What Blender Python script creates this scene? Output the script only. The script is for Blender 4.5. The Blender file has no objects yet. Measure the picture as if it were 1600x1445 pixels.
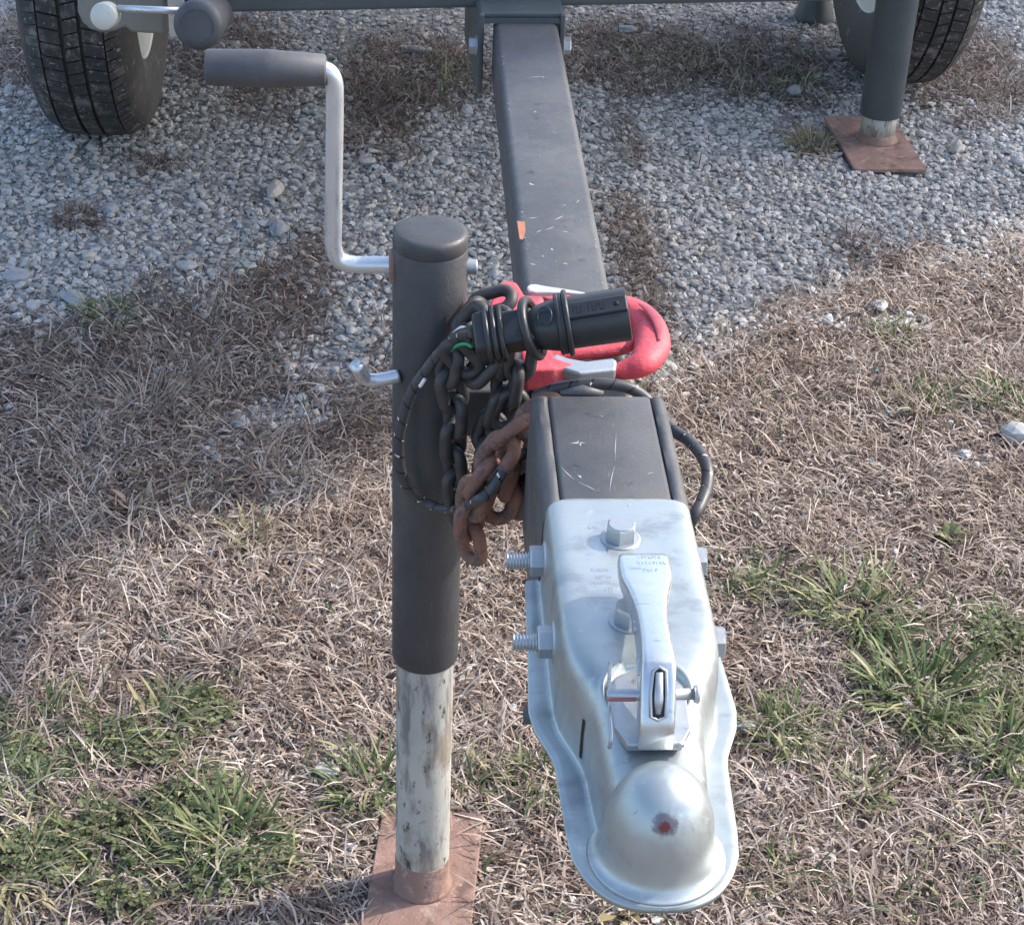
import bpy, math, random
import numpy as np
from mathutils import Vector, Matrix, Euler
rng = np.random.default_rng(7); random.seed(7)
S = bpy.context.scene
COL = S.collection
R = math.radians

# ------------------------------------------------------------------ camera, world, sun, exposure
cam = bpy.data.cameras.new('camera'); co = bpy.data.objects.new('camera', cam); COL.objects.link(co)
cam.sensor_fit = 'HORIZONTAL'; cam.sensor_width = 36; cam.lens = 36 * 2900 / 1600
cam.clip_start = 0.05; cam.clip_end = 500
right = Vector((0.998222, -0.047674, 0.035781)); upv = Vector((-0.004065, 0.544434, 0.838794)); back = Vector((-0.059469, -0.837448, 0.543272))
M = Matrix((right, upv, back)).transposed().to_4x4(); M.translation = (0, 0, 1.365)
co.matrix_world = M
S.camera = co
SUN_EL, SUN_AZ = 38.7, 19            # azimuth counted from +X towards +Y
world = bpy.data.worlds.new('World'); S.world = world; world.use_nodes = True
wn = world.node_tree; sky = wn.nodes.new('ShaderNodeTexSky'); sky.sky_type = 'NISHITA'
sky.sun_disc = False; sky.sun_elevation = R(SUN_EL); sky.sun_rotation = R(90 - SUN_AZ)
sky.air_density = 1.0; sky.dust_density = 2.6; sky.ozone_density = 1.2
bg = wn.nodes['Background']; bg.inputs['Strength'].default_value = 0.15
wn.links.new(sky.outputs[0], bg.inputs[0])
sl = bpy.data.lights.new('sun', 'SUN'); so = bpy.data.objects.new('sun', sl); COL.objects.link(so)
sl.energy = 2.0; sl.angle = R(0.53); sl.color = (1.0, 0.93, 0.84)
sv = Vector((math.cos(R(SUN_EL)) * math.cos(R(SUN_AZ)), math.cos(R(SUN_EL)) * math.sin(R(SUN_AZ)), math.sin(R(SUN_EL))))
so.rotation_euler = sv.to_track_quat('Z', 'Y').to_euler(); so.location = sv * 20
S.view_settings.view_transform = 'Standard'; S.view_settings.look = 'None'
S.view_settings.exposure = 1.46; S.view_settings.gamma = 1.0; S.view_settings.use_curve_mapping = False
S.render.engine = 'CYCLES'
S.cycles.max_bounces = 6; S.cycles.use_denoising = True

# ------------------------------------------------------------------ materials
def ramp(nt, fac, stops):
    r = nt.nodes.new('ShaderNodeValToRGB'); e = r.color_ramp.elements
    while len(e) > 1: e.remove(e[0])
    e[0].position = stops[0][0]; e[0].color = (*stops[0][1], 1)
    for p, c in stops[1:]:
        q = e.new(p); q.color = (*c, 1)
    nt.links.new(fac, r.inputs[0]); return r.outputs[0]
def noise(nt, vec, scale, detail=5, rough=.6, dist=0):
    n = nt.nodes.new('ShaderNodeTexNoise'); n.inputs['Scale'].default_value = scale
    n.inputs['Detail'].default_value = detail; n.inputs['Roughness'].default_value = rough
    n.inputs['Distortion'].default_value = dist
    nt.links.new(vec, n.inputs['Vector']); return n.outputs['Fac']
def mix(nt, fac, a, b):
    m = nt.nodes.new('ShaderNodeMix'); m.data_type = 'RGBA'
    if isinstance(fac, (int, float)): m.inputs[0].default_value = fac
    else: nt.links.new(fac, m.inputs[0])
    for i, v in ((6, a), (7, b)):
        if isinstance(v, tuple): m.inputs[i].default_value = (*v, 1)
        else: nt.links.new(v, m.inputs[i])
    return m.outputs[2]
def thr(nt, fac, lo, hi):
    m = nt.nodes.new('ShaderNodeMapRange'); m.inputs[1].default_value = lo; m.inputs[2].default_value = hi
    m.interpolation_type = 'SMOOTHSTEP'
    nt.links.new(fac, m.inputs[0]); return m.outputs[0]
def mapped(nt, vec, scale=(1, 1, 1), rot=(0, 0, 0)):
    m = nt.nodes.new('ShaderNodeMapping'); m.inputs['Scale'].default_value = scale; m.inputs['Rotation'].default_value = rot
    nt.links.new(vec, m.inputs[0]); return m.outputs[0]
def mat(name, base, rough=.5, metal=0, var=None, vscale=60, spots=(), bump=0, bscale=400, rvar=0, spec=.5, coat=0):
    """spots: list of (colour, scale vector, lo, hi) laid over the base by thresholded noise"""
    m = bpy.data.materials.new(name); m.use_nodes = True; nt = m.node_tree; b = nt.nodes['Principled BSDF']
    tc = nt.nodes.new('ShaderNodeTexCoord').outputs['Object']
    c = base
    if var: c = ramp(nt, noise(nt, tc, vscale), [(.3, base), (.7, var)])
    for col, sc, lo, hi in spots:
        f = thr(nt, noise(nt, mapped(nt, tc, sc), 1, 6, .65), lo, hi)
        c = mix(nt, f, c, col)
    if isinstance(c, tuple): b.inputs['Base Color'].default_value = (*c, 1)
    else: nt.links.new(c, b.inputs['Base Color'])
    b.inputs['Roughness'].default_value = rough; b.inputs['Metallic'].default_value = metal
    b.inputs['Specular IOR Level'].default_value = spec
    if coat: b.inputs['Coat Weight'].default_value = coat; b.inputs['Coat Roughness'].default_value = .25
    if rvar:
        mr = nt.nodes.new('ShaderNodeMapRange'); mr.inputs[3].default_value = rough - rvar; mr.inputs[4].default_value = rough + rvar
        mr.inputs[1].default_value = .3; mr.inputs[2].default_value = .7
        nt.links.new(noise(nt, tc, 90, 6), mr.inputs[0]); nt.links.new(mr.outputs[0], b.inputs['Roughness'])
    if bump:
        bp = nt.nodes.new('ShaderNodeBump'); bp.inputs['Strength'].default_value = bump; bp.inputs['Distance'].default_value = .001
        nt.links.new(noise(nt, tc, bscale, 4), bp.inputs['Height']); nt.links.new(bp.outputs[0], b.inputs['Normal'])
    return m
K = {}
K['paint'] = mat('charcoal_paint', (.056, .058, .063), .5, 0, (.090, .090, .092), 18,
    [((.15, .145, .14), (7, 7, 7), .50, .85), ((.20, .19, .185), (400, 60, 200), .62, .74), ((.035, .034, .036), (50, 50, 14), .62, .72), ((.19, .11, .075), (45, 45, 45), .72, .76), ((.40, .385, .37), (170, 230, 170), .715, .74)], .3, 350, .12)
K['paintpost'] = mat('charcoal_post_paint', (.034, .036, .041), .5, 0, (.056, .057, .061), 12,
    [((.11, .10, .092), (5, 5, 5), .52, .80), ((.12, .112, .105), (160, 160, 20), .64, .76), ((.14, .085, .06), (45, 45, 45), .715, .75), ((.32, .31, .30), (200, 200, 200), .72, .74)], .35, 300, .12)
K['paintdk'] = mat('dark_blue_grey_paint', (.050, .062, .070), .48, 0, (.075, .09, .094), 12,
    [((.15, .16, .16), (40, 200, 200), .68, .76)], .15, 700, .08)
K['paintolive'] = mat('olive_grey_paint', (.17, .18, .165), .5, 0, (.24, .24, .215), 16, [], .1, 500, .08)
K['inner'] = mat('flaking_whitewash_steel', (.34, .345, .325), .6, .1, (.46, .45, .40), 14,
    [((.17, .168, .165), (80, 80, 16), .47, .66), ((.24, .20, .155), (36, 36, 14), .46, .66), ((.055, .055, .06), (120, 120, 60), .57, .68)], .25, 500, .1)
K['rust'] = mat('rusty_steel', (.19, .115, .092), .85, 0, (.29, .18, .145), 22,
    [((.12, .078, .065), (35, 35, 35), .52, .68), ((.36, .25, .205), (90, 90, 90), .56, .68), ((.085, .065, .06), (220, 220, 220), .64, .70), ((.30, .255, .22), (12, 12, 12), .58, .75)], 1.0, 260)
K['rustchain'] = mat('rusty_chain', (.15, .080, .062), .8, .05, (.27, .14, .10), 50, [((.075, .068, .066), (60, 60, 60), .50, .66)], .8, 420)
K['chain'] = mat('black_oiled_chain', (.030, .032, .035), .48, .2, (.06, .057, .055), 70, [((.15, .10, .075), (50, 50, 50), .60, .74)], .35, 500, .1)
K['zinc'] = mat('bright_zinc', (.56, .60, .62), .32, .7, (.60, .63, .66), 50, [], .06, 400, .1)
K['zincdull'] = mat('dull_zinc', (.40, .42, .43), .45, .7, (.38, .42, .44), 80, [], .2, 500, .1)
K['plastic'] = mat('black_plastic', (.018, .020, .023), .38, 0, (.03, .032, .034), 40, [((.10, .10, .10), (300, 300, 300), .70, .75)], .12, 800, .08)
K['rubber'] = mat('grey_rubber', (.050, .053, .062), .55, 0, (.080, .082, .090), 40, [((.2, .19, .19), (160, 160, 160), .68, .74)], .25, 600)
K['red'] = mat('red_enamel', (.52, .03, .055), .58, 0, (.66, .10, .12), 24, [((.22, .04, .045), (60, 60, 60), .60, .74), ((.62, .28, .27), (150, 150, 150), .62, .70), ((.10, .07, .065), (260, 260, 260), .70, .73)], .8, 200, .12)
K['redd'] = mat('recess_shade_red', (.34, .06, .085), .6, 0, (.45, .09, .11), 40, [], .4, 300)  # darker red, shade of the hook's recess put into the colour
K['red_stain'] = mat('red_paint_smear', (.36, .15, .14), .5, .3)
K['stainred'] = mat('worn_red_mark', (.40, .08, .06), .4, .5, (.25, .1, .09), 300, [], .3, 500)
K['dark'] = mat('dark_void', (.01, .01, .012), .8)
K['tyre'] = mat('dusty_tyre_rubber', (.040, .038, .037), .8, 0, (.085, .076, .068), 9, [((.20, .18, .16), (40, 40, 40), .56, .75)], .5, 300)
K['tread'] = mat('tread_rubber', (.028, .028, .030), .75, 0, (.055, .05, .048), 14, [((.17, .155, .14), (30, 30, 30), .48, .70), ((.26, .24, .22), (130, 130, 130), .58, .66)], .5, 300)
K['rim'] = mat('painted_rim', (.42, .43, .40), .5, .3, (.55, .55, .50), 12, [((.2, .17, .13), (30, 30, 30), .6, .75)], .1, 300)
K['green'] = mat('green_wire', (.02, .30, .16), .4)
K['white'] = mat('white_wire', (.75, .75, .72), .4)
K['blue'] = mat('turquoise_plastic', (.05, .38, .48), .5)
K['alu'] = mat('cast_silver_latch', (.55, .54, .53), .42, .6, (.66, .64, .62), 60, [((.2, .2, .2), (200, 200, 200), .66, .72)], .2, 500, .1)

def coupler_mat(WORN=None):
    m = mat('zinc_coupler_steel', (.335, .375, .38), .38, .62, (.43, .475, .475), 10,
        [((.30, .33, .345), (22, 40, 22), .50, .66), ((.50, .54, .535), (60, 60, 60), .60, .72), ((.20, .20, .20), (500, 60, 500), .68, .72), ((.22, .21, .205), (90, 500, 90), .70, .73), ((.10, .10, .11), (300, 180, 300), .715, .735), ((.26, .25, .24), (14, 14, 14), .60, .80), ((.30, .32, .33), (60, 500, 60), .64, .72)], .10, 260, .09)
    nt = m.node_tree; b = nt.nodes['Principled BSDF']
    g = nt.nodes.new('ShaderNodeTexCoord').outputs['Object']
    src = b.inputs['Base Color'].links[0].from_socket
    def blot(c, rad, soft, warp=.004):
        v = nt.nodes.new('ShaderNodeVectorMath'); v.operation = 'DISTANCE'; nt.links.new(g, v.inputs[0]); v.inputs[1].default_value = c
        a = nt.nodes.new('ShaderNodeMath'); a.operation = 'MULTIPLY_ADD'
        nt.links.new(noise(nt, g, 230, 3), a.inputs[0]); a.inputs[1].default_value = warp * 2
        nt.links.new(v.outputs['Value'], a.inputs[2])
        return thr(nt, a.outputs[0], rad + soft + warp, rad + warp)
    c = src
    if WORN:
        c = mix(nt, blot(WORN[0], .0055, .0035), c, (.17, .16, .175))
        c = mix(nt, blot(WORN[1], .0030, .0020), c, (.15, .042, .040))
    nt.links.new(c, b.inputs['Base Color'])
    return m

# ------------------------------------------------------------------ mesh helpers
def props(o, label=None, cat=None, group=None, kind=None):
    if label: o['label'] = label
    if cat: o['category'] = cat
    if group: o['group'] = group
    if kind: o['kind'] = kind
    return o
def wloc(o):
    v = Vector(o.location)
    while o.parent: o = o.parent; v += Vector(o.location)
    return v
def thing(name, loc, label=None, cat=None, group=None, parent=None):
    o = bpy.data.objects.new(name, None); COL.objects.link(o); o.empty_display_size = .05
    o.location = Vector(loc) - (wloc(parent) if parent else Vector())
    o.parent = parent
    return props(o, label, cat, group)
def build(name, V, Fc, m, parent=None, smooth=True, origin=None, uv=None, sharp=None):
    V = np.asarray(V, dtype=np.float64)
    c = np.array(origin) if origin is not None else (V.min(0) + V.max(0)) / 2
    me = bpy.data.meshes.new(name); me.from_pydata((V - c).tolist(), [], Fc)
    if smooth: me.shade_smooth() if hasattr(me, 'shade_smooth') else [setattr(p, 'use_smooth', True) for p in me.polygons]
    if sharp is not None: me.set_sharp_from_angle(angle=R(sharp))
    if uv is not None:
        l = me.uv_layers.new(name='uv'); idx = np.empty(len(me.loops), dtype=np.int32); me.loops.foreach_get('vertex_index', idx)
        l.data.foreach_set('uv', np.asarray(uv, dtype=np.float32)[idx].ravel())
    if isinstance(m, (list, tuple)):
        for k in m: me.materials.append(k)
    else: me.materials.append(m)
    me.validate(); me.update()
    o = bpy.data.objects.new(name, me); COL.objects.link(o)
    o.parent = parent
    o.location = Vector(c) - (wloc(parent) if parent else Vector())
    return o
class MB:
    def __init__(s): s.V = []; s.F = []
    def add(s, V, F):
        k = len(s.V); s.V += [tuple(v) for v in V]; s.F += [tuple(i + k for i in f) for f in F]; return s
    def build(s, name, m, parent=None, smooth=True, sharp=35, **k): return build(name, s.V, s.F, m, parent, smooth, sharp=sharp, **k)
def bevel(o, w=.002, seg=3, ang=35):
    b = o.modifiers.new('edges', 'BEVEL'); b.width = w; b.segments = seg; b.limit_method = 'ANGLE'; b.angle_limit = R(ang); return o
def box(x0, x1, y0, y1, z0, z1):
    V = [(x, y, z) for z in (z0, z1) for y in (y0, y1) for x in (x0, x1)]
    return V, [(0, 2, 3, 1), (4, 5, 7, 6), (0, 1, 5, 4), (2, 6, 7, 3), (0, 4, 6, 2), (1, 3, 7, 5)]
def xf(V, mtx): return [tuple(mtx @ Vector(v)) for v in V]
def smoothpath(P, n=8):
    P = [np.array(p, float) for p in P]; out = []
    Q = [2 * P[0] - P[1]] + P + [2 * P[-1] - P[-2]]
    for i in range(1, len(Q) - 2):
        for k in range(n):
            t = k / n
            out.append(.5 * (2 * Q[i] + (Q[i + 1] - Q[i - 1]) * t + (2 * Q[i - 1] - 5 * Q[i] + 4 * Q[i + 1] - Q[i + 2]) * t * t + (3 * Q[i] - Q[i - 1] - 3 * Q[i + 1] + Q[i + 2]) * t ** 3))
    out.append(P[-1]); return out
def tube(P, rad, seg=16, cap=True, closed=False, up=(0, 0, 1), flat=1.0):
    """a tube along P; rad a number or one per point; flat squashes it along the frame's second axis"""
    P = np.array(P, float); n = len(P); rad = np.full(n, rad) if np.isscalar(rad) else np.array(rad)
    T = np.zeros_like(P)
    if closed: T = np.roll(P, -1, 0) - np.roll(P, 1, 0)
    else: T[1:-1] = P[2:] - P[:-2]; T[0] = P[1] - P[0]; T[-1] = P[-1] - P[-2]
    T /= np.linalg.norm(T, axis=1)[:, None]
    a = np.array(up, float); a -= a.dot(T[0]) * T[0]
    if np.linalg.norm(a) < 1e-4: a = np.cross(T[0], (1, .3, 0))
    a /= np.linalg.norm(a); V = []; UV = []; L = 0
    for i in range(n):
        a = a - a.dot(T[i]) * T[i]; a /= np.linalg.norm(a); b = np.cross(T[i], a)
        if i: L += np.linalg.norm(P[i] - P[i - 1])
        for k in range(seg):
            t = 2 * math.pi * k / seg
            V.append(P[i] + rad[i] * (math.sin(t) * b + flat * math.cos(t) * a)); UV.append((L, k / seg))
    F = []
    for i in range(n if closed else n - 1):
        for k in range(seg):
            j = (i + 1) % n; F.append((i * seg + k, i * seg + (k + 1) % seg, j * seg + (k + 1) % seg, j * seg + k))
    if cap and not closed:
        F.append(tuple(range(seg - 1, -1, -1))); F.append(tuple(range((n - 1) * seg, n * seg)))
    return V, F, UV
def rod(a, b, r, seg=20): V, F, _ = tube([a, b], r, seg); return V, F
def lathe(c, axis, prof, seg=32, phase=0):
    """prof: list of (distance along axis, radius)"""
    ax = Vector(axis).normalized(); q = ax.to_track_quat('Z', 'Y').to_matrix(); c = Vector(c); V = []; F = []
    for h, r in prof:
        for k in range(seg):
            t = 2 * math.pi * k / seg + phase; V.append(tuple(c + q @ Vector((r * math.cos(t), r * math.sin(t), h))))
    for i in range(len(prof) - 1):
        for k in range(seg): F.append((i * seg + k, i * seg + (k + 1) % seg, (i + 1) * seg + (k + 1) % seg, (i + 1) * seg + k))
    F.append(tuple(range(seg - 1, -1, -1))); F.append(tuple(range((len(prof) - 1) * seg, len(prof) * seg)))
    return V, F
def prism(outline, z0, z1):
    n = len(outline); V = [(x, y, z0) for x, y in outline] + [(x, y, z1) for x, y in outline]
    F = [tuple(range(n - 1, -1, -1)), tuple(range(n, 2 * n))] + [(i, (i + 1) % n, n + (i + 1) % n, n + i) for i in range(n)]
    return V, F
def hexbolt(mb, c, axis, r, h, wr, wh, ph=.2):
    c = Vector(c); ax = Vector(axis).normalized()
    mb.add(*lathe(c, ax, [(0, wr), (wh * .7, wr), (wh, wr * .93)], 28))
    mb.add(*lathe(c + ax * wh, ax, [(0, r), (h * .82, r), (h, r * .86)], 6, ph))
def arr(o): return o

# ------------------------------------------------------------------ ground
GR_NEAR = 0
def smooth01(t): t = np.clip(t, 0, 1); return t * t * (3 - 2 * t)
_ph = rng.uniform(0, 6.28, (24, 2)); _dr = rng.uniform(0, 6.28, 24)
def waves(x, y, f0, n=6, s=0):
    v = 0
    for k in range(n):
        i = (k + s) % 24; f = f0 * (1 + .37 * k); v = v + np.sin(f * (x * math.cos(_dr[i]) + y * math.sin(_dr[i])) + _ph[i, 0]) / (1 + .3 * k)
    return v / 2.4
EDGE = np.array([[-0.658, 2.481], [-0.566, 2.493], [-0.483, 2.51], [-0.4, 2.541], [-0.325, 2.576], [-0.25, 2.624], [-0.176, 2.562], [-0.085, 2.461], [-0.007, 2.311], [0.084, 2.241], [0.247, 2.242], [0.346, 2.315], [0.408, 2.362], [0.474, 2.421], [0.565, 2.503], [0.666, 2.611], [0.758, 2.703], [0.876, 2.752], [1.003, 2.779], [1.14, 2.795]])
BLOBS = [(-0.736, 3.663, 0.114, 0.253, 0.15), (-0.441, 3.074, 0.05, 0.05, 0.45), (-0.542, 2.837, 0.027, 0.049, 0.3), (-0.262, 3.464, 0.075, 0.1, 0.55), (-0.362, 3.638, 0.103, 0.18, 0.5), (-0.036, 3.425, 0.093, 0.295, 0.12), (0.077, 3.552, 0.09, 0.175, 0.2), (-0.152, 2.679, 0.061, 0.168, 0.2), (-0.238, 2.605, 0.04, 0.086, 0.15), (-0.176, 2.396, 0.066, 0.209, 0.12), (-0.066, 2.504, 0.049, 0.092, 0.95), (-0.101, 2.385, 0.084, 0.076, 0.9), (-0.159, 2.239, 0.072, 0.048, 0.8), (-0.258, 2.137, 0.047, 0.029, 0.55), (-0.309, 2.411, 0.075, 0.077, 0.05), (0.484, 3.627, 0.2, 0.218, 0.25), (0.742, 3.583, 0.146, 0.197, 0.15), (0.42, 3.24, 0.03, 0.152, 0.45), (0.379, 2.741, 0.042, 0.211, 0.35), (0.387, 2.513, 0.045, 0.103, 0.3), (0.765, 3.203, 0.046, 0.078, 0.35), (1.144, 3.614, 0.149, 0.31, 0.08), (0.759, 2.517, 0.061, 0.033, 0.7), (0.666, 2.505, 0.046, 0.033, 0.75), (1.097, 3.128, 0.085, 0.117, 0.95), (0.764, 2.786, 0.055, 0.053, 0.4), (0.779, 2.121, 0.032, 0.023, 0.6)]
def gravelness(x, y):
    """1 on the stone drive, 0 on the turf"""
    ye = np.interp(x, EDGE[:, 0], EDGE[:, 1])
    w = waves(x, y, 26, 6) * .05 + waves(x, y, 70, 6, 9) * .035
    g = smooth01(.5 + (y - ye + w) / .26)
    for cx, cy, rx, ry, v in BLOBS:
        d = np.sqrt(((x - cx) / rx) ** 2 + ((y - cy) / ry) ** 2) + waves(x, y, 45, 6, 5) * .25
        f = smooth01((1.35 - d) / .85)
        g = g + (v - g) * f
    return np.clip(g, 0, 1)
def gz(x, y):
    return .006 * waves(x, y, 5, 5, 3) + .0035 * waves(x, y, 17, 5, 8) + .004 * (1 - gravelness(x, y)) - .006
def axis_pts(lo, hi, step, far):
    a = np.arange(lo, hi + step / 2, step); out = [];
    g = step
    b = hi
    while b < far: g *= 1.5; b += g; out.append(b)
    f = []; g = step; b = lo
    while b > -far: g *= 1.5; b -= g; f.append(b)
    return np.concatenate([np.array(f[::-1]), a, np.array(out)])
gx = axis_pts(-1.6, 2.2, .02, 90); gy = axis_pts(.6, 5.2, .02, 90)
X, Y = np.meshgrid(gx, gy); near = (X > -1.8) & (X < 2.4) & (Y > .4) & (Y < 5.4)
Z = np.where(near, gz(X, Y), 0.0)
Vg = np.stack([X.ravel(), Y.ravel(), Z.ravel()], 1); nx, ny = len(gx), len(gy)
I = (np.arange(ny - 1)[:, None] * nx + np.arange(nx - 1)[None]).ravel()
Fg = np.stack([I, I + 1, I + nx + 1, I + nx], 1)
def big_mesh(name, V, loops, starts, totals, m, smooth=False):
    me = bpy.data.meshes.new(name); me.vertices.add(len(V)); me.vertices.foreach_set('co', np.asarray(V, dtype=np.float32).ravel())
    me.loops.add(len(loops)); me.loops.foreach_set('vertex_index', np.asarray(loops, dtype=np.int32))
    me.polygons.add(len(starts)); me.polygons.foreach_set('loop_start', np.asarray(starts, dtype=np.int32))
    me.polygons.foreach_set('loop_total', np.asarray(totals, dtype=np.int32))
    me.polygons.foreach_set('use_smooth', np.full(len(starts), smooth))
    me.update(calc_edges=True)
    me.materials.append(m); o = bpy.data.objects.new(name, me); COL.objects.link(o); return o
def soil_mat():
    m = bpy.data.materials.new('soil_and_stone_dust'); m.use_nodes = True; nt = m.node_tree; b = nt.nodes['Principled BSDF']
    g = nt.nodes.new('ShaderNodeTexCoord').outputs['Object']
    at = nt.nodes.new('ShaderNodeAttribute'); at.attribute_name = 'gravel'
    v = nt.nodes.new('ShaderNodeTexVoronoi'); v.inputs['Scale'].default_value = 75; nt.links.new(g, v.inputs['Vector'])
    dust = ramp(nt, noise(nt, g, 60), [(.3, (.13, .12, .11)), (.7, (.33, .31, .285))])
    dust = mix(nt, .35, dust, v.outputs['Color'])
    hs = nt.nodes.new('ShaderNodeHueSaturation'); hs.inputs['Saturation'].default_value = .12; hs.inputs['Value'].default_value = .85
    nt.links.new(dust, hs.inputs['Color'])
    soil = ramp(nt, noise(nt, g, 45), [(.3, (.11, .085, .072)), (.7, (.28, .23, .195))])
    nt.links.new(mix(nt, at.outputs['Fac'], soil, hs.outputs[0]), b.inputs['Base Color'])
    b.inputs['Roughness'].default_value = .95; b.inputs['Specular IOR Level'].default_value = .15
    bp = nt.nodes.new('ShaderNodeBump'); bp.inputs['Strength'].default_value = .8; bp.inputs['Distance'].default_value = .006
    nt.links.new(noise(nt, g, 120, 8, .7), bp.inputs['Height']); nt.links.new(bp.outputs[0], b.inputs['Normal'])
    return m
go = big_mesh('ground', Vg, Fg.ravel(), np.arange(len(Fg)) * 4, np.full(len(Fg), 4), soil_mat(), True)
a = go.data.attributes.new('gravel', 'FLOAT', 'POINT')
gA = gravelness(X, Y); gA = np.where(near, gA, smooth01(Y - 1)); a.data.foreach_set('value', gA.ravel().astype(np.float32))
props(go, 'bare soil and stone dust under the gravel drive and dormant lawn', 'ground', kind='structure')

# area in which stones and blades are scattered: what the photograph sees, with a margin to each side
def in_area(x, y, mg=.3):
    return (x > -.385 - (y - 1.28) * .181 - mg) & (x < .6175 + (y - 1.28) * .285 + mg) & (y > 1.28 - mg) & (y < 4.35 + mg)
PLT = ((.0232, 1.3235, .050, .100), (.8765, 3.19, .066, .126))
def sample(n, prob, mg=.3):
    xs, ys = [], []; got = 0
    while got < n:
        x = rng.uniform(-1.4, 2.1, 200000); y = rng.uniform(.95, 4.7, 200000)
        k = in_area(x, y, mg)
        for a_, b_, c_, d_ in PLT: k &= ~((np.abs(x - a_ - (y - b_) * .11) < c_) & (np.abs(y - b_) < d_))
        x, y = x[k], y[k]
        k = rng.random(len(x)) < prob(x, y); xs.append(x[k]); ys.append(y[k]); got += k.sum()
    return np.concatenate(xs)[:n], np.concatenate(ys)[:n]

# ---- gravel
_ico = None
def ico():
    t = (1 + 5 ** .5) / 2
    V = np.array([(-1, t, 0), (1, t, 0), (-1, -t, 0), (1, -t, 0), (0, -1, t), (0, 1, t), (0, -1, -t), (0, 1, -t), (t, 0, -1), (t, 0, 1), (-t, 0, -1), (-t, 0, 1)], float)
    V /= np.linalg.norm(V[0])
    F = np.array([(0, 11, 5), (0, 5, 1), (0, 1, 7), (0, 7, 10), (0, 10, 11), (1, 5, 9), (5, 11, 4), (11, 10, 2), (10, 7, 6), (7, 1, 8), (3, 9, 4), (3, 4, 2), (3, 2, 6), (3, 6, 8), (3, 8, 9), (4, 9, 5), (2, 4, 11), (6, 2, 10), (8, 6, 7), (9, 8, 1)])
    return V, F
IV, IF = ico()
def stone_mat(name, lo, hi, third):
    m = bpy.data.materials.new(name); m.use_nodes = True; nt = m.node_tree; b = nt.nodes['Principled BSDF']
    gi = nt.nodes.new('ShaderNodeNewGeometry'); g = nt.nodes.new('ShaderNodeTexCoord').outputs['Object']
    c = ramp(nt, gi.outputs['Random Per Island'], [(0, lo), (.45, tuple((a + b_) / 2 for a, b_ in zip(lo, hi))), (.8, hi), (.92, third), (1, hi)])
    n = ramp(nt, noise(nt, g, 220, 5, .7), [(.3, (.78, .77, .76)), (.7, (1.1, 1.1, 1.1))])
    mm = nt.nodes.new('ShaderNodeMix'); mm.data_type = 'RGBA'; mm.blend_type = 'MULTIPLY'; mm.inputs[0].default_value = 1
    nt.links.new(c, mm.inputs[6]); nt.links.new(n, mm.inputs[7]); nt.links.new(mm.outputs[2], b.inputs['Base Color'])
    b.inputs['Roughness'].default_value = .85; b.inputs['Specular IOR Level'].default_value = .25
    bp = nt.nodes.new('ShaderNodeBump'); bp.inputs['Strength'].default_value = .4; bp.inputs['Distance'].default_value = .001
    nt.links.new(noise(nt, g, 500, 4, .7), bp.inputs['Height']); nt.links.new(bp.outputs[0], b.inputs['Normal'])
    return m
K['stone'] = stone_mat('crushed_limestone', (.29, .28, .26), (.62, .60, .565), (.50, .44, .37))
def stones(name, n, prob, smin, smax, m, lift=.3, pw=2.2):
    x, y = sample(n, prob); s = smin + (smax - smin) * rng.random(n) ** pw
    V = IV[None] * (1 + rng.uniform(-.28, .28, (n, 12, 1))) + rng.uniform(-.12, .12, (n, 12, 3))
    sc = np.stack([s * rng.uniform(.8, 1.35, n), s * rng.uniform(.6, .95, n), s * rng.uniform(.45, .7, n)], 1) / 2
    V = V * sc[:, None]
    ang = rng.uniform(0, 6.28, n); tl = rng.normal(0, .22, (n, 2))
    cx, sx = np.cos(tl[:, 0]), np.sin(tl[:, 0])
    V = np.stack([V[..., 0], V[..., 1] * cx[:, None] - V[..., 2] * sx[:, None], V[..., 1] * sx[:, None] + V[..., 2] * cx[:, None]], 2)
    cy, sy = np.cos(tl[:, 1]), np.sin(tl[:, 1])
    V = np.stack([V[..., 0] * cy[:, None] + V[..., 2] * sy[:, None], V[..., 1], -V[..., 0] * sy[:, None] + V[..., 2] * cy[:, None]], 2)
    c, q = np.cos(ang), np.sin(ang)
    V = np.stack([V[..., 0] * c[:, None] - V[..., 1] * q[:, None], V[..., 0] * q[:, None] + V[..., 1] * c[:, None], V[..., 2]], 2)
    V += np.stack([x, y, gz(x, y) + s * lift + rng.uniform(-.002, .002, n)], 1)[:, None]
    F = (IF[None] + (np.arange(n) * 12)[:, None, None]).reshape(-1, 3)
    return big_mesh(name, V.reshape(-1, 3), F.ravel(), np.arange(len(F)) * 3, np.full(len(F), 3), m)
g1 = stones('gravel', 76000, lambda x, y: gravelness(x, y) ** 1.15 * np.where(y > 3.7, .5, 1), .0053, .0185, K['stone'], .15, 2.4)
props(g1, 'pale grey crushed limestone gravel covering the drive under the trailer', 'gravel', kind='stuff')
def turfstones(x, y): return (1 - gravelness(x, y)) * (.10 + .9 * (waves(x, y, 9, 6, 2) > .55)) 
g2 = stones('loose_gravel', 2600, turfstones, .005, .013, K['stone'], .35)
props(g2, 'stray pale pebbles scattered thinly through the dormant lawn', 'gravel', kind='stuff')

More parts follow.
